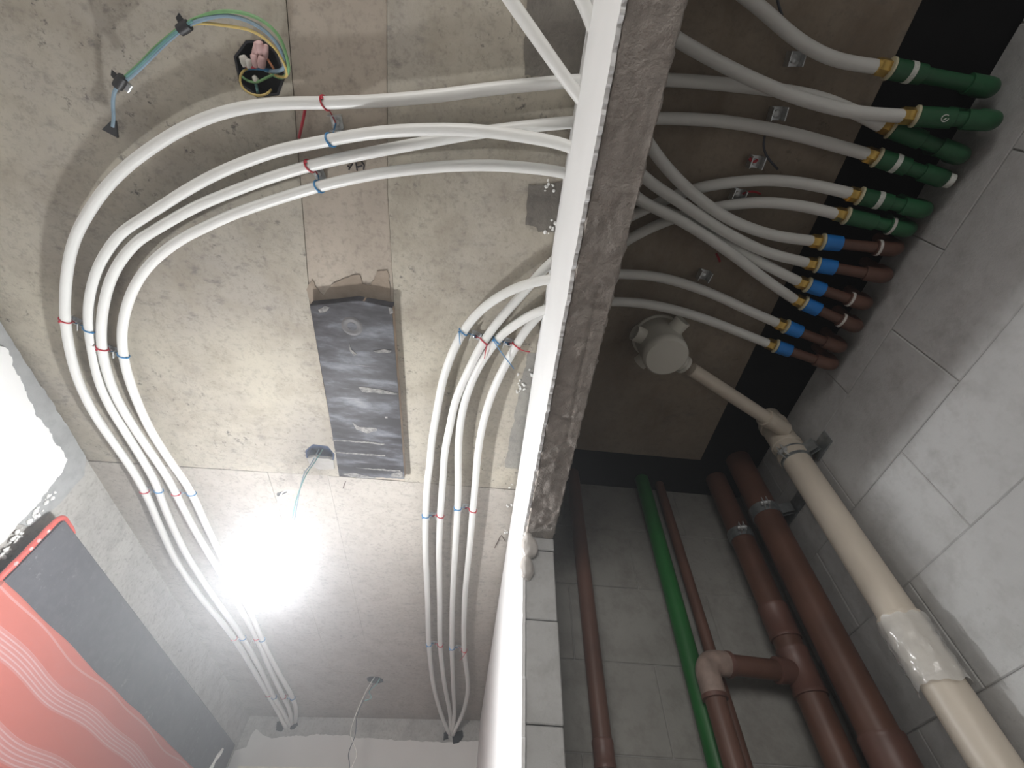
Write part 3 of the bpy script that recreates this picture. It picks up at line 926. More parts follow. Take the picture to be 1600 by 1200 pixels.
def clip(px, py, label, ties=(), ang=None, tint=False):
    c = at(px, py, H)
    o = root('pipe_clip', c, label, 'clip', 'zinc pipe clips on the ceiling')
    pts = []
    for key, tx, ty, colr, tail in ties:
        q = at(tx, ty, PATHS[key][len(PATHS[key]) // 2].z)
        pts.append((nearest(PATHS[key], q), colr, tail))
    if ang is None:
        v = pts[1][0][0] - pts[0][0][0]
        ang = math.atan2(v.y, v.x)
    mt = Matrix.Translation(c) @ Matrix.Rotation(ang, 4, 'Z')
    b = BM()
    t = BM()
    box(t, -0.014, 0.014, -0.012, 0.012, -0.0025, 0.0)
    bmesh.ops.bevel(t, geom=[e for e in t.edges if abs(e.verts[0].co.z - e.verts[1].co.z) > 0.001], offset=0.003, segments=2, affect='EDGES')
    merge(b, t, mt)
    t = BM()
    box(t, -0.0145, -0.0125, -0.012, 0.012, -0.022, 0.0)
    merge(b, t, mt)
    t = BM()
    box(t, 0.0125, 0.0145, -0.012, 0.012, -0.022, 0.0)
    merge(b, t, mt)
    obj('bracket', b, M['zinc'], o)
    b = BM()
    lathe(b, c, (0, 0, -1), [(0, 0.0095), (0.0035, 0.0095), (0.0036, 0.007), (0.009, 0.007), (0.010, 0.0055)], 18)
    obj('bolt', b, M['zinc'], o, True)
    for (q, tg), colr, tail in pts:
        m_ = M['red_wire'] if colr == 'red' else M['blue_wire']
        b = BM()
        u_ = tg.orthogonal().normalized()
        w_ = tg.cross(u_)
        sk = 0.35
        ring = []
        for i in range(21):
            a = 2 * math.pi * i / 20
            rad = u_ * math.cos(a) + w_ * math.sin(a)
            ring.append(q + rad * (RP + 0.0012) + tg * sk * RP * math.cos(a))
        tube(b, ring, 0.0021, 6, False)
        dn = (CAM - q)
        dn = (dn - tg * dn.dot(tg)).normalized()
        away = (q - c)
        away.z = 0
        away = (away - tg * away.dot(tg)).normalized()
        kn = q + (dn * 0.75 + away * 0.65).normalized() * (RP + 0.003)
        t = BM()
        bmesh.ops.create_icosphere(t, subdivisions=1, radius=0.0034)
        merge(b, t, Matrix.Translation(kn))
        if tail:
            tp = at(tail[0], tail[1], q.z - 0.016)
            tube(b, spline([kn, kn.lerp(tp, 0.5) + Vector((0, 0, -0.004)), tp], 0.01, 1), 0.0014, 6)
        near = q + (c - q).normalized() * RP
        tube(b, spline([near, near.lerp(c + Vector((0, 0, -0.012)), 0.5) + Vector((0, 0, 0.002)), c + Vector((0, 0, -0.010))], 0.006, 0), 0.0016, 6)
        if tint:
            lathe(b, c + Vector((0, 0, -0.0095)), (0, 0, -1), [(0, 0.0050), (0.002, 0.0050)], 10)
        obj('wire_tie', b, m_, o, True, label=colr + ' wire tie')
    return o


clip(527, 191, 'zinc clip between the top two pipes below the wire-filled black box', (('A', 509, 160, 'red', None), ('B', 519, 218, 'blue', None)))
clip(499, 271, 'zinc clip between the lower two pipes of the left run beside the marker scribble', (('C', 485, 255, 'red', None), ('D', 496, 291, 'blue', None)))
clip(122, 502, 'zinc clip between the two outer pipes at the left bend', (('A', 102, 498, 'red', None), ('B', 138, 515, 'blue', None)))
clip(177, 546, 'zinc clip between the two inner pipes at the left bend', (('C', 158, 541, 'red', None), ('D', 192, 554, 'blue', None)))
clip(233, 763, 'zinc clip between the two outer pipes below the grey corner of the left wall', (('A', 222, 766, 'red', None), ('B', 249, 768, 'blue', None)))
clip(279, 767, 'zinc clip between the two inner pipes below the grey corner of the left wall', (('C', 269, 770, 'red', None), ('D', 295, 772, 'blue', None)))
clip(373, 998, 'zinc clip between the two outer pipes just past the lamp', (('A', 364, 997, 'red', None), ('B', 381, 998, 'blue', None)))
clip(399, 1000, 'zinc clip between the two inner pipes just past the lamp', (('C', 402, 997, 'red', None), ('D', 410, 999, 'blue', None)))
clip(422, 1088, 'zinc clip between the outer pipes close to the far wall, left run', (('A', 418, 1086, 'red', None), ('B', 428, 1089, 'blue', None)))
clip(449, 1089, 'zinc clip between the inner pipes close to the far wall, left run', (('C', 443, 1089, 'red', None), ('D', 457, 1090, 'blue', None)))
clip(744, 523, 'zinc clip wound with red wire between the first two pipes right of the board', (('R1', 722, 521, 'blue', (719, 538)), ('R2', 757, 532, 'red', (757, 560))), tint=True)
clip(795, 534, 'zinc clip beside the white wall whose blue tie has a long loose tail', (('R3', 775, 534, 'blue', (803, 576)), ('R4', 808, 541, 'red', (828, 550))), tint=True)
clip(677, 803, 'zinc clip between the first two pipes of the middle run, right of the lamp', (('R1', 664, 807, 'blue', None), ('R2', 688, 807, 'red', None)), tint=True)
clip(728, 790, 'zinc clip between the last two pipes of the middle run, right of the lamp', (('R3', 715, 794, 'blue', None), ('R4', 740, 796, 'red', None)), tint=True)
clip(679, 1003, 'zinc clip between the first two pipes of the middle run, past the lamp', (('R1', 670, 1006, 'blue', None), ('R2', 688, 1007, 'red', None)))
clip(716, 1009, 'zinc clip between the last two pipes of the middle run, past the lamp', (('R3', 706, 1012, 'blue', None), ('R4', 725, 1015, 'red', (718, 1032))))
clip(1238, 92, 'empty zinc clip under the pipe to the uppermost green riser', ang=-0.1)
clip(1211, 177, 'empty zinc clip between the two upper pipes in the shaft', ang=-0.1)
clip(1178, 252, 'empty zinc clip with a red wire scrap, above the arched pipes in the shaft', ang=0.0)
clip(1098, 428, 'empty zinc clip above the two lowest pipes in the shaft', ang=0.15)
clip(1150, 303, 'empty zinc clip half hidden between the two arched pipes in the shaft', ang=0.1)


# ------------------------------------------------------------------ loose wires
def wire(name, seq, mat, r, label, group=None):
    path = spline([at(*p) if not isinstance(p, Vector) else p for p in seq], 0.008, 3)
    b = BM()
    tube(b, path, r, 8)
    return obj(name, b, mat, None, True, label, 'wire', group, loc=path[0])


wire('loose_wire', [(478, 165, 2.690), (473, 190, 2.690), (467, 216, 2.690)], M['red_wire'], 0.0030, 'short red wire lying across the ceiling below the outermost white pipe')
wire('loose_wire', [(1195, 212, 2.685), (1192, 228, 2.680), (1199, 246, 2.682), (1215, 264, 2.690)], M['dark_wire'], 0.0024, 'dark blue loose wire hanging beside the clip with a red scrap')
wire('loose_wire', [(1214, -5, 2.680), (1217, 12, 2.678), (1222, 24, 2.684)], M['dark_wire'], 0.0024, 'dark blue loose wire end at the top edge of the shaft ceiling')
wire('loose_wire', [(1160, 303, 2.690), (1170, 298, 2.684), (1182, 300, 2.684), (1188, 303, 2.690)], M['red_wire'], 0.0022, 'red loose wire loop between the two arched pipes')
wire('loose_wire', [(1119, 396, 2.672), (1123, 403, 2.664), (1125, 409, 2.662)], M['red_wire'], 0.0026, 'red loose wire end poking out under the crossing pipes')
wire('loose_wire', [(1171, 247, 2.684), (1177, 256, 2.678), (1183, 250, 2.684)], M['red_wire'], 0.0030, 'red wire scrap stuck on the clip above the arched pipes')


# ------------------------------------------------------------------ junction boxes and their wires
def jbox(i, mat, label, depth=0.045):
    out = [Vector((p.x, p.y, H)) for p in octs[i]]
    c = sum(out, Vector()) / 8
    o = root('junction_box', c, label, 'junction box')
    inner = [c + (p - c) * 0.90 for p in out]
    outer = [c + (p - c) * 0.985 for p in out]
    b = BM()
    poly(b, [p + Vector((0, 0, -0.001)) for p in outer], (0, 0, depth), [[p + Vector((0, 0, -0.001)) for p in inner]])
    obj('rim', b, mat, o)
    b = BM()
    poly(b, [p + Vector((0, 0, depth - 0.002)) for p in outer], (0, 0, 0.003))
    obj('back', b, mat, o)
    return o, c


jb1, c1 = jbox(0, M['box'], 'black octagonal junction box stuffed with coloured wires, upper left of the ceiling')
jb2, c2 = jbox(1, M['navy_box'], 'navy junction box beside the black board above the lamp')
jb3, c3 = jbox(2, M['box'], 'small dark junction box near the far wall')
bm = BM()
poly(bm, rough_line([at(480, 716, H - 0.003), at(492, 714, H - 0.003), at(500, 717, H - 0.003), at(512, 716, H - 0.003), at(521, 719, H - 0.003), at(522, 733, H - 0.003), at(498, 734, H - 0.003), at(484, 727, H - 0.003), at(480, 716, H - 0.003)], 0.006, 0.003, 3.0, (0, 0, 1))[:-1], (0, 0, 0.012))
obj('mortar_plug', bm, M['pale_smear'], jb2, label='pale mortar filling the lower half of the opening')

wb = root('wire_bundle', at(190, 127, 2.66), 'bundle of green, blue and yellow wires bound with black tape, looping from a box', 'wires')


def strand(parent, name, seq, mat, r, label=None):
    b = BM()
    tube(b, spline([at(*p) if not isinstance(p, Vector) else p for p in seq], 0.007, 3), r, 8)
    return obj(name, b, mat, parent, True, label)


strand(wb, 'wire', [(425, 116, 2.715), (440, 122, 2.690), (452, 110, 2.670), (446, 82, 2.662), (437, 57, 2.660), (416, 36, 2.660), (384, 21, 2.660), (342, 18, 2.660), (299, 32, 2.664), (272, 50, 2.664), (242, 75, 2.662), (221, 97, 2.664), (199, 117, 2.668), (190, 126, 2.668)], M['green_wire'], 0.0030, 'green wire')
strand(wb, 'wire', [(415, 110, 2.715), (432, 112, 2.690), (446, 104, 2.672), (440, 80, 2.664), (425, 58, 2.662), (395, 36, 2.662), (352, 24, 2.662), (301, 36, 2.662), (272, 56, 2.660), (248, 78, 2.658), (222, 104, 2.660), (200, 124, 2.664), (188, 130, 2.664), (180, 140, 2.668), (176, 160, 2.672), (178, 186, 2.674), (176, 198, 2.674)], M['pale_blue_wire'], 0.0034, 'pale blue wire')
strand(wb, 'wire', [(300, 33, 2.658), (272, 52, 2.656), (247, 74, 2.655), (221, 100, 2.657), (198, 120, 2.662)], M['teal_wire'], 0.0026, 'teal wire')
strand(wb, 'wire', [(420, 112, 2.715), (436, 120, 2.690), (450, 120, 2.676), (445, 100, 2.666), (434, 80, 2.662), (416, 62, 2.662), (391, 47, 2.664), (352, 40, 2.666), (314, 36, 2.666), (290, 42, 2.666), (265, 60, 2.668), (240, 85, 2.668), (218, 108, 2.668), (203, 121, 2.668), (192, 128, 2.668)], M['yellow_wire'], 0.0026, 'yellow wire')
for (a, b_) in (((280, 48), (296, 38)), ((183, 136), (193, 120))):
    bm = BM()
    p, q = at(*a, 2.662), at(*b_, 2.662)
    d = (q - p).normalized()
    L = (q - p).length
    lathe(bm, p, d, [(0, 0.0075), (0.001, 0.0092), (L * 0.5, 0.0098), (L - 0.001, 0.0090), (L, 0.0070)], 14)
    f = BM()
    m_ = p.lerp(q, 0.5)
    s_ = d.cross(Vector((0, 0, 1))).normalized()
    poly(f, [m_ - d * 0.008, m_ + d * 0.008, m_ + d * 0.007 + s_ * 0.020, m_ - d * 0.004 + s_ * 0.017], (0, 0, 0.001))
    merge(bm, f)
    obj('tape_wrap', bm, M['tape'], wb, True, label='black tape wrap with a loose flap')
bm = BM()
bevbox(bm, -0.009, 0.009, -0.006, 0.006, -0.003, 0.003, 0.001)
bmesh.ops.transform(bm, matrix=Matrix.Translation(at(200, 136, 2.672)) @ Matrix.Rotation(-0.8, 4, 'Z'), verts=bm.verts)
obj('metal_tag', bm, M['zinc'], wb, label='grey metal tag')
bm = BM()
p = at(178, 188, 2.674)
q = at(171, 208, 2.674)
d = (q - p).normalized()
s_ = d.cross(Vector((0, 0, 1))).normalized()
poly(bm, [p - s_ * 0.003, p + s_ * 0.003, q + s_ * 0.015 - d * 0.002, q - s_ * 0.014 + d * 0.004], (0, 0, 0.005))
obj('tape_end', bm, M['tape'], wb, label='flared black tape end')

# wires and caps inside the first box stay with it
strand(jb1, 'wire', [(400, 108, 2.72), (384, 106, 2.700), (373, 118, 2.690), (376, 136, 2.686), (395, 149, 2.684), (416, 149, 2.690), (424, 140, 2.705)], M['yellow_wire'], 0.0022, 'yellow wire loop')
strand(jb1, 'wire', [(431, 115, 2.700), (415, 122, 2.694), (399, 130, 2.700), (385, 126, 2.700), (376, 118, 2.705)], M['green_wire'], 0.0024, 'green wire')
strand(jb1, 'wire', [(380, 110, 2.712), (394, 106, 2.702), (410, 108, 2.698), (424, 110, 2.706)], M['blue_wire'], 0.0030, 'blue wire')
strand(jb1, 'wire', [(384, 104, 2.70), (398, 108, 2.695), (412, 100, 2.70)], M['red_wire'], 0.0022, 'red wire')
strand(jb1, 'wire', [(400, 132, 2.71), (402, 140, 2.700), (404, 149, 2.71)], M['teal_wire'], 0.0030, 'teal wire')
strand(jb1, 'wire', [(418, 92, 2.700), (424, 102, 2.695), (428, 108, 2.700)], plain('orange_wire', (0.55, 0.22, 0.10), 0.4), 0.0022, 'orange wire')
for (a, b_, r) in (((404, 64), (409, 84), 0.009), ((396, 84), (402, 104), 0.0085), ((410, 88), (408, 104), 0.0085), ((402, 66), (398, 92), 0.007), ((416, 70), (414, 92), 0.0055)):
    bm = BM()
    p, q = at(*a, 2.694), at(*b_, 2.700)
    d = q - p
    lathe(bm, p, d, [(0, r * 0.5), (0.002, r * 0.8), (d.length * 0.6, r), (d.length, r * 0.9)], 10)
    obj('wire_cap', bm, M['pink_cap'], jb1, True, label='pinkish wire cap')
for (a, b_, r) in (((378, 86), (386, 104), 0.009), ((386, 92), (392, 106), 0.008), ((396, 118), (402, 128), 0.006)):
    bm = BM()
    p, q = at(*a, 2.700), at(*b_, 2.702)
    d = q - p
    lathe(bm, p, d, [(0, r * 0.5), (0.002, r * 0.8), (d.length * 0.6, r), (d.length, r * 0.9)], 10)
    obj('wire_cap', bm, M['white_wire'], jb1, True, label='white wire cap')

# far box: a pair of thin wires hanging free
hw = root('hanging_wires', c3 + Vector((0, 0, 0.02)), 'thin pair of wires dangling from the far ceiling box', 'wires')
x3, y3 = c3.x, c3.y
strand(hw, 'wire', [Vector((x3 + 0.02, y3, 2.73)), Vector((x3 - 0.01, y3 - 0.01, 2.66)), Vector((x3 - 0.035, y3, 2.60)), Vector((x3 - 0.05, y3, 2.52)), Vector((x3 - 0.035, y3, 2.44)), Vector((x3 - 0.045, y3, 2.36)), Vector((x3 - 0.02, y3, 2.28)), Vector((x3 - 0.025, y3, 2.0))], M['dark_wire'], 0.0022, 'dark wire')
strand(hw, 'wire', [Vector((x3, y3, 2.73)), Vector((x3 - 0.03, y3, 2.66)), Vector((x3 - 0.045, y3, 2.60)), Vector((x3 - 0.06, y3, 2.52)), Vector((x3 - 0.06, y3, 2.44)), Vector((x3 - 0.005, y3, 2.36)), Vector((x3 - 0.018, y3, 2.28)), Vector((x3 - 0.03, y3, 2.0))], M['white_wire'], 0.0022, 'grey white wire')
strand(hw, 'wire', [Vector((x3 + 0.03, y3, 2.73)), Vector((x3 + 0.01, y3 + 0.01, 2.68)), Vector((x3 - 0.02, y3, 2.64)), Vector((x3 + 0.005, y3, 2.61)), Vector((x3 - 0.03, y3, 2.595))], M['teal_wire'], 0.0028, 'teal wire')

# ------------------------------------------------------------------ lamp hanging by its wires
BC = Vector((-0.559, 1.174, 2.295))
lamp = root('light_bulb', BC + Vector((0, 0, 0.10)), 'glaring white lit bulb hanging on twisted wires beside the white pipes', 'lamp')
bm = BM()
RB = 0.044
prof = [(RB * (1 - math.cos(math.radians(t))) - 0.022, RB * math.sin(math.radians(t))) for t in range(60, 181, 8)] + [(RB * 2 - 0.022, 0.0005)]
lathe(bm, BC + Vector((0, 0, 0.022)), (0, 0, -1), prof, 32)
obj('diffuser', bm, M['lit'], lamp, True, label='lit round diffuser')
bm = BM()
lathe(bm, BC + Vector((0, 0, 0.112)), (0, 0, -1), [(0, 0.016), (0.010, 0.018), (0.036, 0.025), (0.062, 0.033), (0.084, 0.0385), (0.090, 0.0385)], 28)
obj('base', bm, M['lamp_base'], lamp, True, label='white plastic base')
bm = BM()
lathe(bm, BC + Vector((0, 0, 0.150)), (0, 0, -1), [(0, 0.010), (0.004, 0.016), (0.038, 0.017), (0.039, 0.012)], 20)
obj('socket', bm, M['lamp_base'], lamp, True)
tp = BC + Vector((0, 0, 0.150))
strand(lamp, 'cord', [c2 + Vector((0.0, 0, 0.03)), c2 + Vector((-0.01, 0.01, -0.03)), at(478, 742, 2.615), at(463, 780, 2.545), at(456, 815, 2.490), tp + Vector((0.004, 0, 0.0))], M['teal_wire'], 0.0021, 'teal cord')
strand(lamp, 'cord', [c2 + Vector((-0.012, 0, 0.03)), c2 + Vector((-0.02, 0.015, -0.03)), at(475, 741, 2.620), at(465, 782, 2.542), at(459, 815, 2.488), tp + Vector((-0.004, 0, 0.0))], M['pale_blue_wire'], 0.0021, 'pale blue cord')
strand(lamp, 'wire_loop', [at(460, 768, 2.560), at(450, 766, 2.560), at(440, 770, 2.560), at(435, 785, 2.545), at(436, 806, 2.515), at(446, 828, 2.475)], M['white_wire'], 0.0022, 'pale wire loop')
bm = BM()
p, q = at(434, 773, 2.562), at(447, 768, 2.562)
lathe(bm, p, q - p, [(0, 0.003), (0.002, 0.006), ((q - p).length, 0.004)], 10)
obj('tape_end', bm, M['tape'], lamp, True, label='taped wire end')

# ------------------------------------------------------------------ drain box on the shaft ceiling, its branch and the beige stack
TX, TY = 0.424, 0.590
tr = root('drain_box', (TX, TY, H), 'round white plastic drain box with side stubs fixed to the shaft ceiling', 'drain box')
bm = BM()
lathe(bm, (TX, TY, H), (0, 0, -1), [(0, 0.066), (0.006, 0.066), (0.008, 0.060), (0.085, 0.0555), (0.088, 0.0575), (0.104, 0.0560), (0.110, 0.0500), (0.111, 0.0)], 40)
obj('body', bm, M['offwhite'], tr, True)


def stub(px, py, z, l0, l1, r, open_=True):
    c_ = Vector((TX, TY, z))
    d_ = at(px, py, z) - c_
    d_.z = 0
    d_.normalize()
    b = BM()
    p_ = c_ + d_ * l0
    if open_:
        lathe(b, p_, d_, [(0, r * 0.97), (l1 - l0 - 0.002, r), (l1 - l0, r), (l1 - l0, r * 0.86), (l1 - l0 - 0.012, r * 0.84), (l1 - l0 - 0.012, 0.0)], 24)
    else:
        lathe(b, p_, d_, [(0, r * 0.97), (l1 - l0 - 0.010, r), (l1 - l0 - 0.009, r * 1.10), (l1 - l0, r * 1.10), (l1 - l0, r * 0.86)], 24)
    obj('inlet_stub', b, M['offwhite'], tr, True)
    return d_


stub(997, 522, 2.655, 0.045, 0.082, 0.021)
stub(1062, 506, 2.655, 0.045, 0.084, 0.021)
stub(996, 570, 2.650, 0.045, 0.074, 0.020)
stub(1076, 576, 2.640, 0.045, 0.088, 0.023, False)
SX, SY = 0.840, 0.832        # stack axis
z_b = 2.637
d = (Vector((SX, SY, z_b)) - Vector((TX, TY, z_b)))
q0, q1 = at(1080, 577, z_b), at(1200, 655, 2.610)
bm = BM()
tube(bm, [q0, q1], 0.0188, 24)
obj('drain_branch', bm, M['beige'], None, True, 'beige branch pipe from the white drain box to the stack', 'pipe', loc=q0)

st = root('drain_stack', (SX, SY, 0.0), 'thick beige vertical drain pipe in front of the right block wall', 'pipe')
bm = BM()
tube(bm, [(SX, SY, 0.0), (SX, SY, 2.56)], 0.0355, 40)
obj('pipe', bm, M['beige'], st, True)
bm = BM()
lathe(bm, (SX, SY, 2.52), (0, 0, 1), [(0, 0.0360), (0.001, 0.0410), (0.020, 0.0410), (0.022, 0.0385), (0.050, 0.0385), (0.052, 0.0410), (0.060, 0.0410), (0.062, 0.038), (0.130, 0.0375), (0.132, 0.0405), (0.150, 0.0405), (0.152, 0.036), (0.185, 0.034)], 36)
qd = (q1 - q0).normalized()
lathe(bm, q1 - qd * 0.010, qd, [(0, 0.0200), (0.0, 0.0245), (0.020, 0.0245), (0.022, 0.0225), (0.075, 0.0225)], 28)
obj('tee_fitting', bm, M['beige'], st, True, label='ribbed beige tee joint at the top')
zt = atx(1440, 1010, SX).z
bm = BM()
lathe(bm, (SX, SY, zt - 0.055), (0, 0, 1), [(0, 0.0360), (0.002, 0.0385), (0.090, 0.0385), (0.100, 0.0400), (0.112, 0.0400), (0.114, 0.0357)], 36)
obj('socket', bm, M['beige'], st, True)
# crinkled clear tape round the socket
bm = BM()
n_a, n_z = 40, 12
rows = []
for j in range(n_z + 1):
    z = zt - 0.066 + 0.115 * j / n_z
    row = []
    for i in range(n_a + 1):
        a = math.radians(120 + 300 * i / n_a)
        rr = 0.0414 + 0.0075 * abs(noise.noise(Vector((a * 2.2, z * 45, 3)))) + 0.003 * abs(noise.noise(Vector((a * 7, z * 90, 9))))
        zz = z + (0.010 * noise.noise(Vector((a * 2.5, 1.7 if j == 0 else 8.2, 0))) if j in (0, n_z) else 0)
        row.append(bm.verts.new((SX + rr * math.cos(a), SY + rr * math.sin(a), zz)))
    rows.append(row)
for P_, Q_ in zip(rows[:-1], rows[1:]):
    for i in range(n_a):
        bm.faces.new((P_[i], P_[i + 1], Q_[i + 1], Q_[i]))
obj('packing_tape', bm, M['film_tape'], st, True, label='crinkled clear tape around the pipe joint')


def strap(name, x, y, r, z, label, lug, bolt_az, wide=0.026):
    """Steel band round a vertical pipe with a lug that reaches to a wall (lug: direction, length)."""
    o = root(name, (x, y, z), label, 'pipe strap', 'steel straps on the shaft pipes')
    b = BM()
    lathe(b, (x, y, z - wide / 2), (0, 0, 1), [(0, r + 0.0005), (0.0, r + 0.0032), (wide, r + 0.0032), (wide, r + 0.0005)], 32)
    obj('band', b, M['galv'], o, True)
    d_ = Vector((lug[0], lug[1], 0)).normalized()
    s2 = d_.cross(Vector((0, 0, 1)))
    c_ = Vector((x, y, z))
    b = BM()
    for sgn in (-1, 1):
        a0 = c_ + d_ * (r + 0.001) + s2 * 0.006 * sgn
        poly(b, [a0 + Vector((0, 0, -wide / 2)), a0 + d_ * lug[2] + Vector((0, 0, -wide / 2)), a0 + d_ * lug[2] + Vector((0, 0, wide / 2)), a0 + Vector((0, 0, wide / 2))], s2 * 0.002 * sgn)
    if lug[3]:
        y0_, y1_ = lug[3]
        box(b, XR - 0.006, XR - 0.0016, y0_, y1_, z - 0.020, z + 0.020)
    obj('lug', b, M['galv'], o)
    az = Vector((math.cos(bolt_az), math.sin(bolt_az), 0))
    b = BM()
    e = c_ + az * (r + 0.003)
    t2 = az.cross(Vector((0, 0, 1)))
    for sgn in (-1, 1):
        poly(b, [e + t2 * 0.005 * sgn + Vector((0, 0, -wide / 2)), e + az * 0.018 + t2 * 0.005 * sgn + Vector((0, 0, -wide / 2)), e + az * 0.018 + t2 * 0.005 * sgn + Vector((0, 0, wide / 2)), e + t2 * 0.005 * sgn + Vector((0, 0, wide / 2))], t2 * 0.002 * sgn)
    hexnut(b, e + az * 0.010 - t2 * 0.013, t2, 0.026, 0.0055)
    obj('bolt', b, M['zinc'], o, label='bright strap bolt')
    return o


zs_ = atx(1247, 706, SX).z
strap('pipe_strap', SX, SY, 0.0360, zs_, 'grey steel strap round the top of the beige drain pipe', (0.55, -1, 0.030, (0.745, 0.815)), 3.6, 0.034)

# ------------------------------------------------------------------ brown and green risers at the back of the shaft
def standpipe(name, x, y, r, z0, z1, mat, label, parts=()):
    o = root(name, (x, y, 0.0), label, 'pipe', 'vertical pipes at the back of the shaft')
    b = BM()
    tube(b, [(x, y, z0), (x, y, z1)], r, 32)
    obj('pipe', b, mat, o, True)
    for nm, zc, hl, rr, m_, lb in parts:
        b = BM()
        lathe(b, (x, y, zc - hl / 2), (0, 0, 1), [(0, r), (0.001, rr), (0.008, rr + 0.001), (0.010, rr), (hl - 0.010, rr), (hl - 0.008, rr + 0.001), (hl - 0.001, rr), (hl, r)], 32)
        obj(nm, b, m_, o, True, lb)
    return o


P1 = (0.295, 1.150, 0.0205)
PG = (0.534, 1.150, 0.0230)
P3 = (0.601, 1.168, 0.0150)
PB = (0.5415, 1.095, 0.0225)
P4 = (0.783, 1.118, 0.0330)
P5 = (0.822, 1.020, 0.0385)
zj1 = aty(938, 1152, P1[1]).z
standpipe('brown_standpipe', *P1, 0.0, 2.73, M['brown_pipe'], 'thin brown vertical pipe in the dark corner beside the jamb', (('coupling', zj1 - 0.03, 0.05, 0.0222, M['brown_fit'], None),))
standpipe('green_standpipe', *PG, 0.0, 2.73, M['green_bright'], 'bright green vertical pipe on the back wall of the shaft')
standpipe('brown_standpipe', *P3, 0.0, 2.73, M['brown_pipe'], 'slim dark brown vertical pipe directly beside the bright green pipe')
zc4 = aty(1208, 985, P4[1]).z
ze = aty(1106, 1034, PB[1]).z
o4 = standpipe('brown_standpipe', *P4, 0.0, 2.73, M['brown_pipe'], 'brown vertical pipe with a tee, behind the widest brown pipe', (('coupling', zc4 + 0.02, 0.085, 0.0368, M['brown_fit'], None),))
bm = BM()
lathe(bm, (P4[0], P4[1], ze - 0.05), (0, 0, 1), [(0, 0.033), (0.001, 0.0375), (0.010, 0.0375), (0.012, 0.036), (0.088, 0.036), (0.090, 0.0375), (0.099, 0.0375), (0.1, 0.033)], 32)
lathe(bm, (P4[0], P4[1], ze), (PB[0] - P4[0], PB[1] - P4[1], 0), [(0, 0.0270), (0.052, 0.0270), (0.053, 0.0285), (0.064, 0.0285), (0.065, 0.0230)], 28)
obj('tee', bm, M['brown_fit'], o4, True, 'brown tee joint')
pv = Vector((PB[0] - P4[0], PB[1] - P4[1], 0)).normalized()
cr = root('brown_branch', (PB[0], PB[1], 0.0), 'brown elbowed branch pipe that runs across from the tee and drops down', 'pipe')
bm = BM()
tube(bm, [Vector((P4[0], P4[1], ze)) + pv * 0.060, Vector((PB[0], PB[1], ze)) - pv * 0.022], 0.0222, 28)
tube(bm, [(PB[0], PB[1], ze - 0.025), (PB[0], PB[1], 0.0)], PB[2], 28)
obj('pipe', bm, M['brown_pipe'], cr, True)
bm = BM()
R_ = 0.030
cE = Vector((PB[0], PB[1], ze)) - pv * R_ - Vector((0, 0, R_))
el = [Vector((PB[0], PB[1], ze)) - pv * 0.062]
for i in range(0, 9):
    a = math.pi / 2 * i / 8
    el.append(cE + Vector((0, 0, 1)) * R_ * math.cos(a) + pv * R_ * math.sin(a))
el.append(Vector((PB[0], PB[1], ze - 0.070)))
tube(bm, el, [0.0268] * len(el), 28)
obj('elbow', bm, M['brown_glue'], cr, True, 'elbow smeared with pale glue')
bm = BM()
lathe(bm, (PB[0], PB[1], ze - 0.078), (0, 0, 1), [(0, 0.0226), (0.001, 0.0278), (0.009, 0.0278), (0.010, 0.0268)], 28)
obj('elbow_ring', bm, M['brown_fit'], cr, True)
bm = BM()
lathe(bm, Vector((PB[0], PB[1], ze)) - pv * 0.054, -pv, [(0, 0.0268), (0.001, 0.0280), (0.009, 0.0280), (0.010, 0.0226)], 28)
obj('elbow_ring', bm, M['brown_fit'], cr, True)
zc5 = atx(1372, 1165, P5[0]).z
standpipe('brown_standpipe', *P5, 0.0, 2.73, M['brown_pipe'], 'widest brown vertical pipe beside the right block wall', (('coupling', zc5 - 0.05, 0.12, 0.0430, M['brown_fit'], None),))
strap('pipe_strap', *P5, atx(1200, 797, P5[0]).z, 'grey steel strap round the widest brown pipe with a plate on the right wall', (1, -0.55, 0.034, (0.935, 1.035)), 4.3, 0.030)
strap('pipe_strap', *P4, aty(1152, 838, P4[1]).z, 'small steel strap with bright bolts round the tee pipe', (0.3, 1, 0.038, None), 4.4, 0.030)

# ------------------------------------------------------------------ foam squeezed out at the jamb
bm = BM()
z0, z1 = aty(826, 836, YJ).z, aty(826, 914, YJ).z
for (xx, zf, rr, ry) in ((0.122, 0.30, 0.026, 1.35), (0.117, 0.72, 0.020, 1.5), (0.118, 0.02, 0.010, 1.4)):
    t = BM()
    bmesh.ops.create_icosphere(t, subdivisions=4, radius=rr)
    for v in t.verts:
        n_ = noise.noise(v.co * 55 + Vector((zf * 9, 0, 0))) * 0.16 + noise.noise(v.co * 130) * 0.06
        v.co *= 1 + n_
    merge(bm, t, Matrix.Translation((xx, YJ - 0.008, z0 + (z1 - z0) * zf)) @ Matrix.Diagonal((0.85, 0.8, ry, 1)))
obj('foam_blob', bm, M['foam'], None, True, 'lumpy grey white foam squeezed out beside the jamb under the lintel', 'foam', loc=(0.12, YJ, z0))

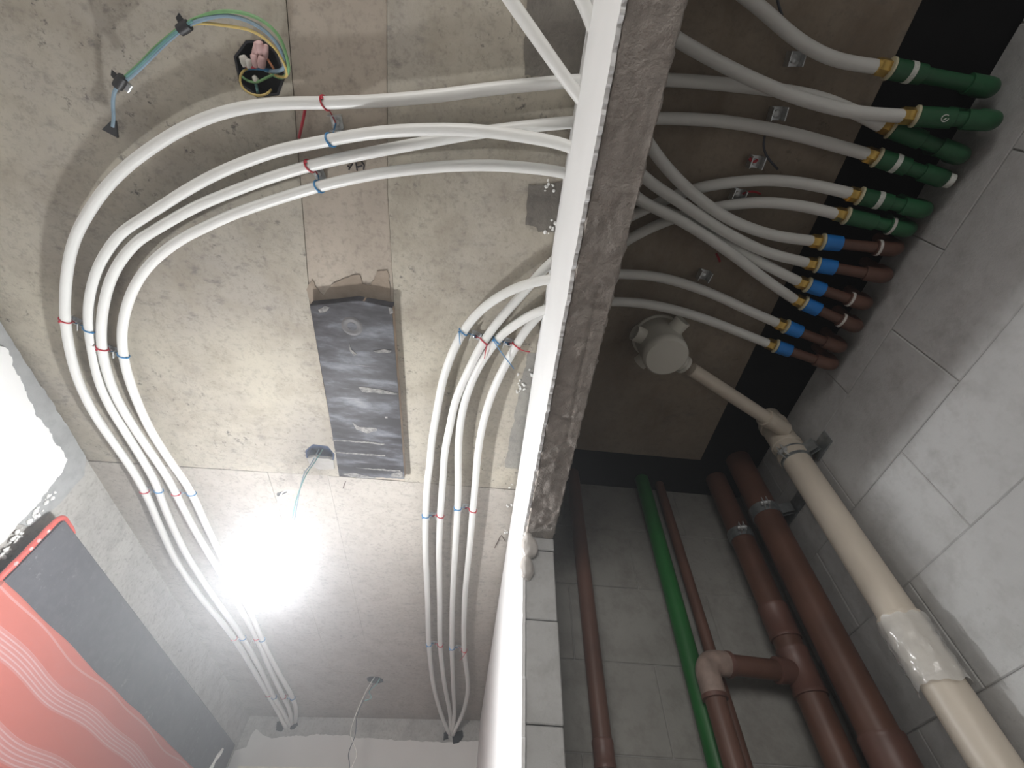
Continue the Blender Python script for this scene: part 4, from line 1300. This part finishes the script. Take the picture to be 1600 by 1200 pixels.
# ------------------------------------------------------------------ tall wrapped panel standing against the left wall
XP = -1.300
pr = root('wrapped_panel', (-1.33, 2.35, 0.0), 'tall dark panel sleeved in red sheet with wavy pale lines, against the left wall', 'panel')
ya, yb = atx(100, 815, XP).y, 3.41
zp = 2.487
bm = BM()
bevbox(bm, XP - 0.040, XP, ya, yb, 0.012, zp, 0.004)
obj('panel', bm, M['dark_panel'], pr, label='dark grey panel')
zr = 2.279
bm = BM()
ny_, prof = 60, []
for i in range(7):
    a = math.pi / 2 * i / 6
    prof.append((XP + 0.004 + 0.006 * math.sin(a), zr - 0.010 + 0.010 * math.cos(a)))
prof = [(XP - 0.044, zr - 0.002), (XP + 0.001, zr)] + prof[1:] + [(XP + 0.010, 1.9), (XP + 0.010, 0.004), (XP - 0.044, 0.004)]
rows = []
for j in range(ny_ + 1):
    y = ya - 0.012 + (yb + 0.014 - ya) * j / ny_
    rows.append([bm.verts.new((x, y, z + (0.006 * noise.noise(Vector((y * 5, 0, 2))) if z > 2.2 else 0))) for x, z in prof])
for P_, Q_ in zip(rows[:-1], rows[1:]):
    for i in range(len(prof)):
        k = (i + 1) % len(prof)
        bm.faces.new((P_[i], P_[k], Q_[k], Q_[i]))
bm.faces.new(rows[0])
bm.faces.new(list(reversed(rows[-1])))
obj('red_cover', bm, M['red_sheet'], pr, True, 'red printed sheet with groups of wavy pale lines')
bm = BM()
path = [(XP - 0.012, ya - 0.010, zr - 0.03), (XP - 0.010, ya - 0.012, zr + 0.06), (XP - 0.010, ya - 0.013, zr + 0.12), (XP - 0.010, ya - 0.014, zp - 0.03), (XP - 0.010, ya - 0.008, zp + 0.002), (XP - 0.010, ya + 0.035, zp + 0.007), (XP - 0.010, ya + 0.075, zp + 0.004)]
pth = spline(path, 0.008, 2)
tube(bm, pth, [0.0085 - 0.005 * max(0, (i / len(pth) - 0.75) / 0.25) + 0.0006 * math.sin(i * 0.9) for i in range(len(pth))], 12)
obj('red_edge', bm, plain('red_sheet_edge', (0.55, 0.10, 0.085), 0.45, 0, 0.1, 30.0), pr, True, 'rolled red edge of the sleeve at the near end')
bm = BM()
for (px, py) in ((75, 826), (61, 842), (50, 856), (29, 882)):
    c_ = atx(px, py, XP + 0.002)
    t = BM()
    bmesh.ops.create_icosphere(t, subdivisions=2, radius=0.006)
    merge(bm, t, Matrix.Translation((XP - 0.005, ya - 0.014, c_.z)) @ Matrix.Diagonal((1.0, 0.9, 1.3, 1)))
obj('pale_print', bm, plain('pale_pink_print', (0.60, 0.40, 0.39), 0.5), pr, True, 'pale print on the rolled edge')
bm = BM()
pp = [atx(px, py, XP + 0.002) for px, py in ((348, 1170), (343, 1178), (338, 1184), (334, 1192), (326, 1206))]
tube(bm, spline(pp, 0.01, 1), [0.006 + 0.006 * abs(math.sin(i * 0.55)) for i in range(len(spline(pp, 0.01, 1)))], 10)
obj('putty_streak', bm, M['putty'], pr, True, 'white putty streak')
